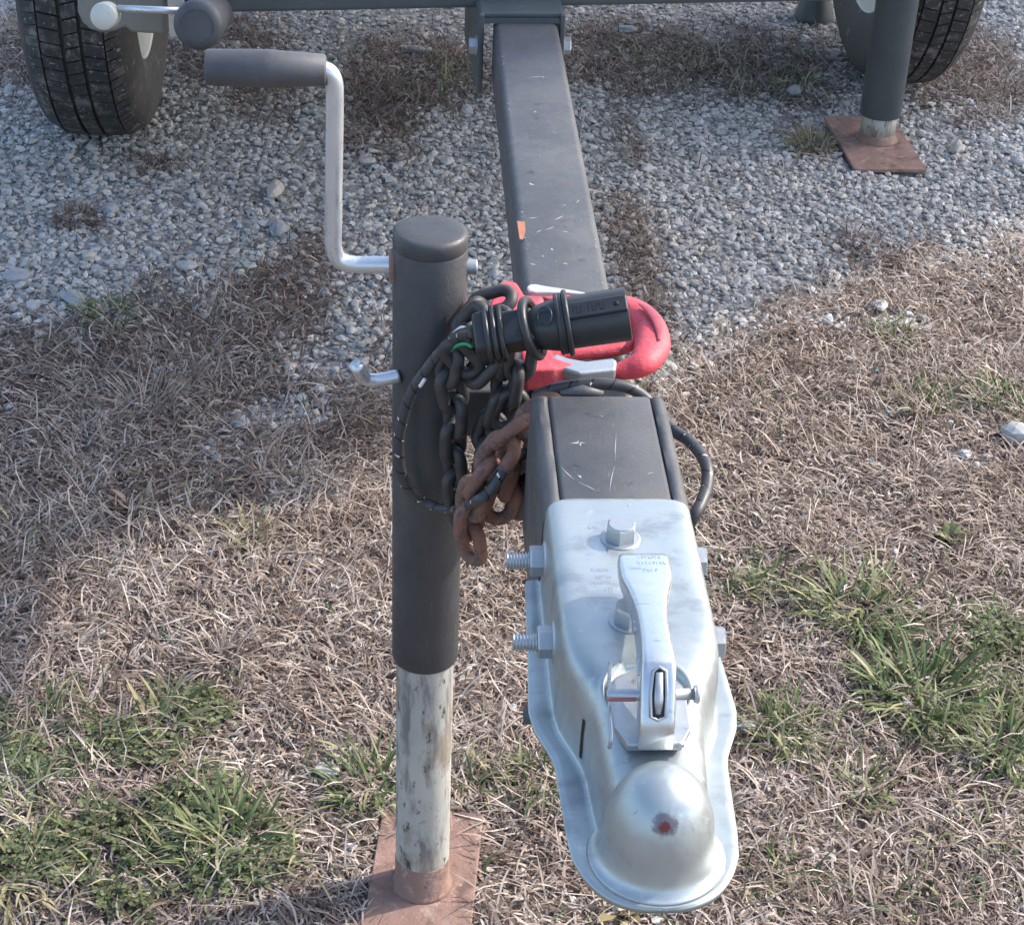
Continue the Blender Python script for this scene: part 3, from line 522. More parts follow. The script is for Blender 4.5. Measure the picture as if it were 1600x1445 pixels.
# raised coupler box at the front of the beam: top strip between two weld beads, side cheeks
bx = thing('coupler_riser', (.1465, 1.1, .53), parent=T)
prof = []
xl, xr = .0955, .1975
prof = [(xl, .528), (xl - .0008, .60), (xl, .648), (xl + .0015, .655), (xl + .005, .6598), (xl + .009, .6606), (xl + .0118, .6592), (xl + .0125, .6566), (xl + .0138, .6590), (xl + .016, .660),
        (xr - .016, .660), (xr - .0138, .6590), (xr - .0125, .6566), (xr - .0118, .6592), (xr - .009, .6606), (xr - .005, .6598), (xr - .0015, .655), (xr, .648), (xr + .0008, .60), (xr, .528)]
st = [1.1815, 1.179, 1.176] + list(np.linspace(1.17, 1.04, 12)) + [1.028]
V = []; F = []; m_ = len(prof)
for i, yy in enumerate(st):
    sh = .004 if i == 0 else (.0012 if i == 1 else 0)
    for j, (px_, pz) in enumerate(prof):
        wob = .0006 * math.sin(j * 2.1 + i * 1.3) if j in (4, 5, 6, 13, 14, 15) else 0
        V.append((px_ + (.1465 - px_) * sh * 6, yy + (.62 - pz) * (.25 if pz < .64 else 0) * (1 if i < 3 else 0), pz - sh * (pz > .6) + wob))
for i in range(len(st) - 1):
    for j in range(m_): F.append((i * m_ + j, i * m_ + (j + 1) % m_, (i + 1) * m_ + (j + 1) % m_, (i + 1) * m_ + j))
F.append(tuple(range(m_ - 1, -1, -1))); F.append(tuple(range((len(st) - 1) * m_, len(st) * m_)))
riser = build('riser_shell', V, F, K['paint'], bx, True, sharp=50)
scratchset('scratches', [((0.1546, 1.1301), (0.1494, 1.0852), 0.0006), ((0.1494, 1.0852), (0.1418, 1.0467), 0.0006), ((0.1105, 1.0825), (0.1203, 1.0631), 0.0007), ((0.1203, 1.0631), (0.1355, 1.049), 0.0007), ((0.1194, 1.1117), (0.1314, 1.1127), 0.0022), ((0.1253, 1.1161), (0.1273, 1.1076), 0.0016), ((0.1218, 1.0712), (0.1241, 1.0664), 0.0015), ((0.1701, 1.0715), (0.1758, 1.0748), 0.0008), ((0.1447, 1.1494), (0.1474, 1.1477), 0.0008)], .660, bx)
V, F, _ = tube([(.118, 1.183, .659), (.135, 1.1845, .6605), (.150, 1.183, .659)], [.002, .0045, .002], 10); build('weld_bead', V, F, K['paint'], bx)

# ---- coupler: pressed steel shell
WX = .1465
yk = np.array([.7253, .727, .731, .738, .750, .765, .785, .81, .84, .850, .860, .875, .892, .91, .95, 1.0, 1.025, 1.031, 1.0315, 1.037])
hk = np.array([.0, .0145, .0245, .0345, .0430, .0485, .0505, .0515, .0530, .0545, .0580, .0635, .0662, .0655, .0635, .0620, .0612, .0600, .0505, .0500])
def outer(y): return np.interp(y, yk, hk)
NU, NV = 200, 420
tv = np.linspace(0, 1, NV); ys = .7253 + (1.037 - .7253) * (.25 * tv ** 2 + .75 * tv) 
ys = np.concatenate([.7253 + np.array([0, .0001, .0003, .0006, .001, .0015]), ys[ys > .7271]]); NV = len(ys)
# smooth the outline
oy = np.linspace(.7253, 1.037, 1500); oh = outer(oy); kern = np.hanning(41); kern /= kern.sum()
osm = np.convolve(np.pad(oh, 20, 'edge'), kern, 'valid'); osm = np.where(oy > 1.022, oh, osm)
tipf = np.sqrt(np.clip(1 - ((.785 - oy) / .0597) ** 2, 0, 1)) ** .82 * .0505
osm = np.where(oy < .765, tipf, osm); bl = np.clip((oy - .745) / .03, 0, 1); osm = np.where((oy > .745) & (oy < .775), tipf * (1 - bl) + np.interp(oy, yk, hk) * bl, osm)
def outer2(y): return np.maximum(np.interp(y, oy, osm), .0006)
def wb_(y): return np.interp(y, [.767, .785, .80, .825, .838, .850, .862, .872, .885, .90, 1.04], [.0275, .0312, .0325, .0338, .0360, .0400, .0445, .0476, .0494, .0500, .0502]) - .0075 * (1 - np.sqrt(np.clip(1 - np.clip((y - 1.0295) / .0076, 0, 1) ** 2, 0, 1)))
def zt_(y): return np.interp(y, [.76, .79, .815, .845, .88, 1.033, 1.037], [.648, .650, .654, .661, .6645, .6650, .6635])
def pa_(y): return np.interp(y, [.80, .84, .88, .90], [.50, .40, .25, .19])
def press(x, y, z):
    rec = np.hypot((x - .1455) / .0245, (y - .842) / .0225)
    z = z - .0045 * smooth01((1.06 - rec) / .10) * smooth01((z - .63) / .01)
    z = z + .0009 * np.exp(-((rec - 1.1) / .06) ** 2) * (z > .64)
    z = z - .0006 * np.exp(-((y - .985) / .03) ** 2 - ((x - WX) / .03) ** 2)
    return z
def shell_h(x, y):
    q = np.clip(np.abs(x - WX) / wb_(y), 0, 1); a_ = pa_(y)
    z = .600 + (zt_(y) - .600) * (1 - q ** (2 / a_)) ** (a_ / 2)
    return press(x, y, np.where(y >= .767, z, .600))
NB = 110; th_ = np.linspace(0, math.pi, NB)
yb_ = np.linspace(.7675, 1.037, 300)
yy_ = np.concatenate([.7253 + np.array([0, .0001, .0003, .0006, .001, .0016, .0024]), np.linspace(.7285, .7665, 50), [.767], yb_])
rowsV = []
for y in yy_:
    w = float(outer2(np.array([y]))[0]); b_ = float(wb_(y)); hgt = float(zt_(y)) - .600; a_ = float(pa_(y))
    if y <= .767: hgt = 0; b_ = min(b_, w * .8)
    c_, s_ = np.cos(th_), np.sin(th_)
    bx_ = b_ * np.sign(c_) * np.abs(c_) ** a_; bz_ = hgt * np.abs(s_) ** a_
    fl = np.linspace(0, 1, 12)
    ex = b_ + .0034; w2 = max(w, ex * .0 + w)
    e0 = min(ex, b_ + (w - b_) * .6)
    rx_ = w + (e0 - w) * fl; rz_ = np.zeros(12) - .0010 * np.exp(-((w - rx_) / .0022) ** 2)
    fx = np.array([b_ + (e0 - b_) * .55, b_ + (e0 - b_) * .25, b_ + (e0 - b_) * .06]); k_ = 1 if hgt else 0
    fz = np.array([.0004, .0012, .0026]) * k_
    x_ = np.concatenate([rx_, fx, bx_[1:-1], -fx[::-1], -rx_[::-1]]); z_ = np.concatenate([rz_, fz, np.maximum(bz_[1:-1], .0026 * k_), fz[::-1], rz_[::-1]])
    rowsV.append(np.stack([WX + x_, np.full(len(x_), y), press(WX + x_, y, .600 + z_)], 1))
NU = len(rowsV[0]); NV = len(rowsV)
V = np.concatenate(rowsV); F = [(i * NU + j + 1, i * NU + j, (i + 1) * NU + j, (i + 1) * NU + j + 1) for i in range(NV - 1) for j in range(NU - 1)]
K['coupler'] = coupler_mat()
shell = build('coupler', V, F, K['coupler'], T, True, origin=(WX, .88, .63))
DC = np.array([.1468, .7665, .633])
K['dome'] = coupler_mat([tuple(np.array((0.1454, 0.7399, 0.648)) - DC), tuple(np.array((0.1461, 0.7393, 0.6472)) - DC)])
pr = [(.6001, .0402), (.6007, .0384), (.6018, .0366), (.6036, .0349), (.606, .0336), (.6095, .0326), (.614, .0320)]
for k in range(0, 30):
    t = R(3 * k + 2); pr.append((.6180 + .0448 * math.sin(t) ** .97, .0318 * math.cos(t) ** .96))
V, F = lathe((DC[0], DC[1], 0), (0, 0, 1), pr, 96); dome = build('ball_socket', V, F, K['dome'], shell, True, origin=tuple(DC))
sd = shell.modifiers.new('sheet', 'SOLIDIFY'); sd.thickness = .0042; sd.offset = -1; sd.use_even_offset = False
def topz(x, y): return float(shell_h(np.array([x]), np.array([y]))[0])
# top bolts
for c in ((.1435, .9885), (.1408, .9010)):
    mb = MB(); hexbolt(mb, (c[0], c[1], topz(*c) - .0006), (0, 0, 1), .0105, .0105, .0132, .0022, .35)
    mb.add(*lathe((c[0], c[1], topz(*c) + .0118), (0, 0, 1), [(0, .0085), (.0008, .0082)], 28))
    mb.build('bolt', K['zincdull'], shell)
# side bolts: nut and thread on the left, head on the right
for yb in (1.0085, .9215):
    mb = MB(); mb.add(*lathe((.1975, yb, .632), (1, 0, 0), [(0, .0125), (.0015, .0125), (.0016, .0105), (.0075, .0105), (.008, .0095)], 6, .5))
    mb.build('bolt', K['zincdull'], shell)
    mb = MB(); mb.add(*lathe((.0955, yb, .632), (-1, 0, 0), [(-.004, .014), (-.001, .014), (.0002, .0128)], 28))
    mb.add(*lathe((.0957, yb, .632), (-1, 0, 0), [(0, .0105), (.0085, .0105), (.0095, .0095)], 6, .2)); mb.build('nut', K['zincdull'], shell)
    pr = []
    for k in range(8):
        pr += [(k * .0021, .0046), (k * .0021 + .0008, .0062), (k * .0021 + .0012, .0062)]
    V, F = lathe((.0868, yb, .632), (-1, 0, 0), pr, 20); build('thread', V, F, K['zincdull'], shell)
V, F = rod((.0785, .905, .585), (.105, .905, .585), .0055); build('lower_bolt', V, F, K['paintdk'], shell)
def wallx(y, z):
    a_ = float(pa_(y)); return WX - float(wb_(y)) * (1 - ((z - .6) / (float(zt_(y)) - .6)) ** (2 / a_)) ** (a_ / 2) - .0005
V = [(wallx(y, z), y, z) for y in (.8405, .8412, .842, .8428, .8435) for z in (.606, .614, .624, .636)]
F = [(i * 4 + j, i * 4 + j + 1, (i + 1) * 4 + j + 1, (i + 1) * 4 + j) for i in range(4) for j in range(3)]
build('side_slot', V, F, K['dark'], shell, False)

# ---- latch: plate, lever, pin, cotter
K['latch'] = mat('grey_zinc_latch', (.34, .37, .40), .40, .7, (.46, .48, .50), 50, [((.22, .23, .25), (120, 120, 120), .60, .72)], .15, 400, .1)
ol = [(.1295, .7945), (.1605, .7945), (.1672, .808), (.1680, .832)]
for k in range(11):
    t = R(180 * k / 10); ol.append((.1455 + .0225 * math.cos(t), .840 + .0205 * math.sin(t)))
ol += [(.1232, .832), (.1232, .810)]
V, F = prism(ol, .6535, .6590); lp = bevel(build('latch_plate', V, F, K['latch'], shell, False), .0009)
V, F, _ = tube(smoothpath([(.1285, .7945, .659), (.145, .7930, .6605), (.1612, .7945, .659)], 6), .0022, 10); build('latch_lip', V, F, K['latch'], shell)
lv = [  # y, half width, top z, wall depth, centre x
    (.9345, .0085, .6905, .0040, .1503), (.9335, .0120, .6925, .0050, .1502), (.9310, .0152, .6940, .0062, .1501), (.926, .0162, .6950, .007, .1500), (.915, .0164, .6962, .008, .1497), (.903, .0156, .6975, .010, .1493),
    (.890, .0127, .6990, .0125, .1488), (.877, .0107, .7005, .015, .1482), (.862, .0093, .7025, .018, .1475), (.847, .0089, .7045, .022, .1468), (.832, .0091, .7062, .028, .1462),
    (.820, .0096, .7072, .033, .1457), (.811, .0099, .7072, .038, .1454), (.8085, .0100, .7060, .040, .1453), (.800, .0101, .6925, .034, .1449), (.792, .0101, .6800, .022, .1446), (.789, .0098, .6740, .014, .1444)]
V = []; F = []
for yy, hw, zt, dp, cx in lv:
    r = min(.0035, hw * .45, dp * .45); o = []
    for sx_, a0_ in ((1, 0), (-1, 90)):
        for k in range(5):
            t = R(a0_ + 90 * k / 4); o.append((cx + sx_ * (hw - r) + r * math.cos(t), zt - r + r * math.sin(t)))
    o += [(cx - hw, zt - dp), (cx - hw * .8, zt - dp - .0003), (cx + hw * .8, zt - dp - .0003), (cx + hw, zt - dp)]
    mid = 2
    V += [(a_, yy, b_) for a_, b_ in o]; m_ = len(o)
for i in range(len(lv) - 1):
    for j in range(m_): F.append((i * m_ + j, (i + 1) * m_ + j, (i + 1) * m_ + (j + 1) % m_, i * m_ + (j + 1) % m_))
F.append(tuple(range(m_))); F.append(tuple(range(len(lv) * m_ - 1, (len(lv) - 1) * m_ - 1, -1)))
K['lever'] = mat('polished_zinc_lever', (.52, .55, .57), .30, .85, (.62, .64, .65), 30, [((.38, .42, .46), (60, 200, 60), .60, .70)], .10, 300, .08)
lever = build('latch_lever', V, F, K['lever'], shell, True, sharp=48)
# slot in the lever's sloping nose
pa, pb = Vector((.1452, .8078, .7046)), Vector((.1446, .7912, .6792)); nrm = Vector((0, -.84, .54))
ring = []
for (dx, f) in ((-.0042, .93), (-.0046, .5), (-.0034, .08), (0, .0), (.0038, .08), (.0046, .5), (.0042, .93), (0, .99)):
    c = pa.lerp(pb, f); ring.append(tuple(c + Vector((dx, 0, 0)) + nrm * .0004))
n_ = len(ring); V = ring + [tuple(Vector(p) + nrm * .0006) for p in ring]
build('lever_slot', V, [tuple(range(n_, 2 * n_)), tuple(range(n_ - 1, -1, -1))] + [(i, (i + 1) % n_, n_ + (i + 1) % n_, n_ + i) for i in range(n_)], K['dark'], shell, False)
V, F, _ = tube(ring, .0011, 8, closed=True); build('slot_rim', V, F, K['latch'], shell)
V, F, _ = tube([tuple(pa.lerp(pb, .10) + nrm * .001), tuple(pa.lerp(pb, .60) + nrm * .0008), tuple(pa.lerp(pb, .88) + nrm * .0004)], [.0022, .0028, .0020], 10, up=nrm, flat=.5); build('slot_spring', V, F, K['latch'], shell)
V, F = rod((0.1168, 0.8076, 0.684), (0.1674, 0.8084, 0.684), .0034); build('latch_pin', V, F, K['latch'], shell)
V, F = lathe((0.1674, 0.8084, 0.684), (1, 0, 0), [(-.0006, .0052), (.0016, .0056), (.0024, .0046)], 24); build('pin_head', V, F, K['latch'], shell)
a_ = Vector((0.1168, 0.8076, 0.684)); V, F = box(a_.x + .001, a_.x + .0165, a_.y - .0037, a_.y - .0033, a_.z - .0016, a_.z + .0008); build('red_mark', V, F, K['red_stain'], shell, False)
V, F, _ = tube(smoothpath([(0.1234, 0.8509, 0.672), (0.1207, 0.8274, 0.675), (0.1189, 0.8042, 0.6755), (0.1189, 0.7909, 0.668), (0.1181, 0.7891, 0.661)], 6), .0012, 10); build('cotter', V, F, K['latch'], shell)
V, F, _ = tube(smoothpath([(.1378, .833, .690), (.1372, .826, .6915), (.1370, .818, .690)], 6), [.002] * 13, 10, flat=.5); build('lever_rivet', V, F, K['latch'], shell)
mb = MB(); mb.add(*lathe((.1383, .862, .690), (-1, 0, 0), [(0, .0045), (.0015, .0040)], 18)); mb.build('lever_rivet', K['latch'], shell)
# cast relief strokes on lever and shell, too worn to read
def relief(name, rows, parent, m, zf, sl=0):
    mb = MB()
    for (x0, x1, yy, h, dens) in rows:
        x = x0
        while x < x1:
            w = random.choice((.0004, .0005)); kind = random.random(); hh = h * random.uniform(.75, 1)
            z = zf(x, yy)
            V, F = box(x, x + w, yy, yy + hh, z - .0002, z + .00022); mb.add(V, F)
            if kind > .45:
                yb = yy + random.choice((0, hh * .5, hh - .0005)); V, F = box(x, x + dens * .55, yb, yb + .0005, z - .0002, z + .0002); mb.add(V, F)
            x += dens
    return props(mb.build(name, m, parent, False), kind='stuff')
relief('embossed_lettering', [(.1215, .1330, .9520, .0035, .0017), (.1235, .1330, .9455, .0035, .0018), (.1200, .1335, .9390, .0036, .0017), (.1285, .1330, .9320, .0034, .0020), (.1235, .1290, 1.0, .0045, .003)], shell, K['coupler'], topz)
relief('lever_lettering', [(.1465, .1595, .9245, .0038, .0021), (.1460, .1620, .9170, .0040, .0022), (.1480, .1560, .9080, .0040, .0024)], shell, K['lever'], lambda x, y: float(np.interp(-y, [-l[0] for l in lv], [l[2] for l in lv])) )

# ---- jack stand
JX, JY = .0222, 1.323
jk = thing('jack_stand', (JX, JY, 0), parent=T)
V, F = lathe((JX, JY, 0), (0, 0, 1), [(.2985, .0262), (.2990, .0296), (.301, .0300), (.7085, .0300), (.7100, .0292), (.7112, .0300), (.7205, .0298), (.7232, .0285), (.7243, .025), (.7246, .0)][:-1] + [(.7246, .012)], 56)
build('outer_tube', V, F, K['paintpost'], jk, True, sharp=50)
V, F = lathe((JX, JY, 0), (0, 0, 1), [(.045, .0262), (.300, .0262)], 48); build('inner_tube', V, F, K['inner'], jk, True, sharp=50)
V, F = lathe((JX, JY, 0), (0, 0, 1), [(.008, .0310), (.012, .0283), (.016, .0270), (.0475, .0266), (.049, .0262)], 48); build('rusty_collar', V, F, K['rust'], jk)
def plate(cx, cy, w, l, rot, z, jk_, th=.006, name='foot_plate'):
    V, F = box(-w / 2, w / 2, -l / 2, l / 2, z, z + th); mt = Matrix.Translation((cx, cy, 0)) @ Matrix.Rotation(R(rot), 4, 'Z')
    return bevel(build(name, xf(V, mt), F, K['rust'], jk_, False), .0015)
plate(JX + .001, JY + .0005, .105, .205, -6.4, .003, jk)
mb = MB(); V, F = box(-.0065, .0, -.009, .009, .680, .704); mb.add([(a_ + JX - .0262, b_ + JY, c_) for a_, b_, c_ in V], F); bevel(mb.build('rusty_lug', K['rust'], jk, False), .002)
# crank handle
V, F, _ = tube(smoothpath([(-0.004, 1.323, 0.693), (-0.024, 1.323, 0.693), (-0.0387, 1.323, 0.6932), (-0.0498, 1.323, 0.697), (-0.0541, 1.323, 0.7088), (-0.0538, 1.323, 0.7282), (-0.0524, 1.323, 0.7821), (-0.0512, 1.323, 0.8263), (-0.0514, 1.323, 0.8441), (-0.0551, 1.323, 0.8521), (-0.0626, 1.323, 0.8549)], 8), .0068, 18); build('crank_rod', V, F, K['zinc'], jk)
V, F = rod((JX + .02, JY, .692), (.0597, JY, .692), .0062); bevel(build('crank_shaft_end', V, F, K['zincdull'], jk, True, sharp=40), .0012)
V, F = lathe((-0.057, 1.323, 0.854), (-1, 0, 0.01), [(0, .0100), (.0015, .0118), (.040, .0140), (.044, .0144), (.046, .0141), (.086, .0134), (.0885, .0128), (.0892, .0112)], 40)
build('crank_grip', V, F, K['rubber'], jk, True, sharp=50)
V, F, _ = tube(smoothpath([(-.002, 1.305, .602), (-.014, 1.303, .600), (-.024, 1.301, .600), (-.031, 1.298, .6045), (-.0365, 1.288, .621)], 6), .0056, 16); build('spring_pin', V, F, K['zinc'], jk)
# bracket that carries the jack on the beam
V, F = box(.05, .108, 1.31, 1.336, .54, .585); bevel(build('jack_bracket', V, F, K['paint'], jk, False), .003)

# ---- bracket at the far end of the tongue, cross member
br = thing('tongue_bracket', (.142, 2.2, .52), parent=T)
rz = Matrix.Translation((.142, 2.14, 0)) @ Matrix.Rotation(R(3), 4, 'Z')
def rbox(*a): V, F = box(*a); return xf(V, rz), F
V, F = rbox(-.050, .050, .004, .20, .606, .613); bevel(build('top_plate', V, F, K['paintdk'], br, False), .0025)
V, F = rbox(-.052, -.0455, .000, .20, .512, .612); bevel(build('side_plate', V, F, K['paintdk'], br, False), .002)
V, F = rbox(.0455, .052, .000, .20, .512, .612); bevel(build('side_plate', V, F, K['paintdk'], br, False), .002)
V, F = rbox(-.045, .045, .002, .006, .600, .6065); build('front_lip', V, F, K['paintdk'], br, False)
for sx_ in (-1, 1):
    mb = MB(); hexbolt(mb, tuple(rz @ Vector((sx_ * .052, .015, .568))), (sx_, 0, 0), .0105, .008, .0125, .002); mb.build('bolt', K['zincdull'], br)
ca, cb = Vector((-.262, 2.1485)), Vector((.62, 2.2465)); d_ = (cb - ca); L_ = d_.length; an = math.atan2(d_.y, d_.x)
mt = Matrix.Translation((ca.x, ca.y, 0)) @ Matrix.Rotation(an, 4, 'Z')
V, F = box(0, L_, .002, .064, .601, .664); bevel(build('cross_member', xf(V, mt), F, K['paintdk'], T, False), .005, 3)
for x_ in (0.03, L_ - .07):
    V, F = box(x_, x_ + .05, .07, 2.2, .602, .655); build('side_rail', xf(V, mt), F, K['paintdk'], T, False)
for k in range(7):
    V, F = box(-.02, L_ + .02, .10 + k * .30, .10 + k * .30 + .285, .668, .690)
    o = build('deck_board', xf(V, mt), F, K['wood'], T, False)
V, F = rod((-.50, 3.275, .333), (.97, 3.465, .333), .028); build('axle', V, F, K['paintdk'], T)
# left corner: crank lever seen end-on in front of the wheel
lc = thing('corner_crank', (-.33, 2.35, .5), parent=T)
mb = MB(); o = [[(-0.3844, 0.6405), (-0.3878, 0.5938), (-0.3837, 0.5813), (-0.3753, 0.5727), (-0.3605, 0.5682), (-0.3451, 0.5709), (-0.3325, 0.5767), (-0.3262, 0.5696), (-0.2882, 0.5679), (-0.2851, 0.5799), (-0.2811, 0.6426)]]
V = [(a_, 2.17, b_) for a_, b_ in o[0]] + [(a_, 2.26, b_) for a_, b_ in o[0]]; n_ = len(o[0])
mb.add(V, [tuple(range(n_)), tuple(range(2 * n_ - 1, n_ - 1, -1))] + [(i, n_ + i, n_ + (i + 1) % n_, (i + 1) % n_) for i in range(n_)])
bevel(mb.build('gear_housing', K['paintolive'], lc, True, 40), .004)
sa_, sb_ = ((-0.2763, 2.135, 0.577), (-0.2567, 2.135, 0.5773)); V, F = box(sa_[0], sb_[0], 2.135, 2.142, sa_[2], .66); bevel(build('galvanised_strap', V, F, K['rim'], lc, False), .003)
V, F = lathe((-0.343, 2.13, 0.6072), (-.08, -1, .25), [(0, .0125), (.012, .0155), (.030, .0160), (.036, .0148), (.0375, .012)], 32); build('crank_hub', V, F, K['rim'], lc, True, sharp=50)
V, F, _ = tube([(-0.3297, 2.11, 0.6206), (-0.2499, 2.1, 0.6226)], .0044, 14); build('crank_rod', V, F, K['zinc'], lc)
V, F = lathe((-0.2327, 2.07, 0.6184), (-.10, -1, .18), [(-.09, .021), (-.04, .025), (0, .0285), (.006, .0288), (.012, .0270), (.0155, .0220), (.016, .019), (.0150, .0185), (.0150, .005)], 44); build('crank_grip', V, F, K['rubber'], lc, True, sharp=60)

# ---- right corner stand
rs = thing('corner_stand', (.884, 3.2, 0), parent=T)
SX, SY = .8845, 3.205
V, F = lathe((SX, SY, 0), (0, 0, 1), [(.060, .031), (.061, .0375), (.062, .038), (.70, .038)], 48); build('outer_tube', V, F, K['paintdk'], rs, True, sharp=50)
V, F = lathe((SX, SY, 0), (0, 0, 1), [(.02, .0325), (.075, .0325)], 40); build('inner_tube', V, F, K['inner'], rs)
V, F = lathe((SX, SY, 0), (0, 0, 1), [(.010, .041), (.014, .037), (.022, .0340), (.026, .0325)], 40); build('rusty_collar', V, F, K['rust'], rs)
plate(SX - .008, SY - .015, .134, .250, 2.0, .004, rs, .007)
V, F = box(.52, .86, 3.18, 3.23, .605, .655); build('stand_arm', V, F, K['paintdk'], rs, False)
V, F = lathe((SX, SY, 0), (0, 0, 1), [(.70, .041), (.706, .041), (.707, .036)], 32); build('tube_cap', V, F, K['paintdk'], rs)
# far stand with its flared foot
fs = thing('rear_stand', (.90, 3.9, 0), parent=T)
V, F = lathe((.897, 3.90, 0), (0, 0, 1), [(0, .043), (.01, .042), (.05, .028), (.085, .024), (.12, .022), (.121, .019), (.18, .019), (.181, .028), (.66, .028)], 36); build('outer_tube', V, F, K['paintdk'], fs, True, sharp=40)

# ---- wheels
def wheel(c, yaw, Rt=.335, W=.185):
    root = thing('wheel', c, parent=T); q = Matrix.Translation(c) @ Matrix.Rotation(R(yaw), 4, 'Z')
    ax = q.to_3x3() @ Vector((1, 0, 0)); c = Vector(c)
    ww = W / 2
    pr = [(-ww * .80, .195), (-ww * .88, .205), (-ww * .97, .225), (-ww * 1.02, .255), (-ww * 1.0, .285), (-ww * .95, .305), (-ww * .86, .318), (-ww * .7, .3245), (-ww * .35, .3275), (0, .3285), (ww * .35, .3275), (ww * .7, .3245), (ww * .86, .318), (ww * .95, .305), (ww * 1.0, .285), (ww * 1.02, .255), (ww * .97, .225), (ww * .88, .205), (ww * .80, .195)]
    V, F = lathe(c, ax, pr, 72); build('tyre', V, F, K['tyre'], root, True)
    pr = [(-ww * .82, .196), (-ww * .86, .2), (-ww * .84, .205), (-ww * .79, .196), (-ww * .55, .182), (-ww * .25, .175), (-ww * .2, .168), (-ww * .12, .10), (-ww * .1, .04), (ww * .1, .04), (ww * .2, .168), (ww * .55, .182), (ww * .79, .196), (ww * .84, .205), (ww * .86, .2), (ww * .82, .196)]
    V, F = lathe(c, ax, pr, 48); build('rim', V, F, K['rim'], root, True, sharp=50)
    mb = MB(); rows = [(-.93, -.62), (-.55, -.20), (-.13, .13), (.20, .55), (.62, .93)]
    for ri, (a0_, a1_) in enumerate(rows):
        N = 100 if ri in (0, 4) else 80
        for k in range(N):
            t0 = 2 * math.pi * (k + (ri % 2) * .5) / N; t1 = t0 + 2 * math.pi / N * .87; sk = .018 * (1 if ri % 2 else -1)
            Vb = []
            for rr_ in (0, 1):
                for (aa, tt) in ((a0_, t0), (a1_, t0 + sk), (a1_, t1 + sk), (a0_, t1)):
                    aw = aa * ww; rb = np.interp(abs(aw), [0, ww * .35, ww * .7, ww * .86, ww * .95], [.3285, .3275, .3245, .318, .305])
                    rad = rb + (.0085 if rr_ else -.004); ins = .94 if rr_ else 1
                    Vb.append(tuple(q @ Vector((aw * (ins if abs(aa) > .6 else 1), rad * math.cos(tt), rad * math.sin(tt)))))
            mb.add(Vb, [(3, 2, 1, 0), (4, 5, 6, 7), (0, 1, 5, 4), (1, 2, 6, 5), (2, 3, 7, 6), (3, 0, 4, 7)])
    props(mb.build('tread', K['tread'], root, False), kind='stuff')
    for k in range(5):
        t = 2 * math.pi * k / 5 + .3
        mb = MB(); p = q @ Vector((-ww * .3, .07 * math.cos(t), .07 * math.sin(t))); hexbolt(mb, p, -ax, .011, .014, .014, .002); mb.build('wheel_nut', K['zincdull'], root)
    return root
wheel((-.540, 3.27, .333), 0)
wheel((.985, 3.585, .333), 2, .335, .165)

# ------------------------------------------------------------------ safety chain with its red hook
def link_mesh(r, Lo, Wo, name, m):
    Rr = Wo / 2 - r; hs = Lo / 2 - r - Rr; P = []
    for s_, a0_ in ((1, -90), (-1, 90)):
        for k in range(11):
            t = R(a0_ + 180 * k / 10); P.append((s_ * hs * 1 + Rr * math.cos(t), Rr * math.sin(t), 0))
    V, F, _ = tube(P, r, 12, closed=True, up=(0, 0, 1)); me = bpy.data.meshes.new(name); me.from_pydata([tuple(v) for v in V], [], F)
    for p in me.polygons: p.use_smooth = True
    me.materials.append(m); return me
def chain(parent, P, me, pitch, ph=0., name='link'):
    D = np.array(smoothpath(P, 12)); seg = np.linalg.norm(np.diff(D, axis=0), axis=1); s = np.concatenate([[0], np.cumsum(seg)])
    n = max(1, int(s[-1] / pitch)); par = wloc(parent)
    for k in range(n + 1):
        d0 = k * pitch
        if d0 > s[-1]: break
        p = np.array([np.interp(d0, s, D[:, i]) for i in range(3)]); p2 = np.array([np.interp(min(d0 + .006, s[-1]), s, D[:, i]) for i in range(3)]); p1 = np.array([np.interp(max(d0 - .006, 0), s, D[:, i]) for i in range(3)])
        t = Vector(p2 - p1).normalized(); refv = Vector((0, -1, 0)); b = t.cross(refv).normalized(); c = b.cross(t)
        m3 = Matrix((t, b, c)).transposed() @ Matrix.Rotation(R(38 if k % 2 else -52) + ph + random.uniform(-.15, .15), 3, 'X')
        o = bpy.data.objects.new(name, me); COL.objects.link(o); o.parent = parent
        mm = m3.to_4x4(); mm.translation = Vector(p) - par; o.matrix_local = mm
LK = link_mesh(.0051, .0430, .0285, 'link', K['chain']); LR = link_mesh(.0056, .0455, .0315, 'rusty_link', K['rustchain'])
ch = thing('safety_chain', (0.08, 1.27, 0.5), 'black and rust brown safety chain hung between jack and tongue, red hook at its end', 'chain')
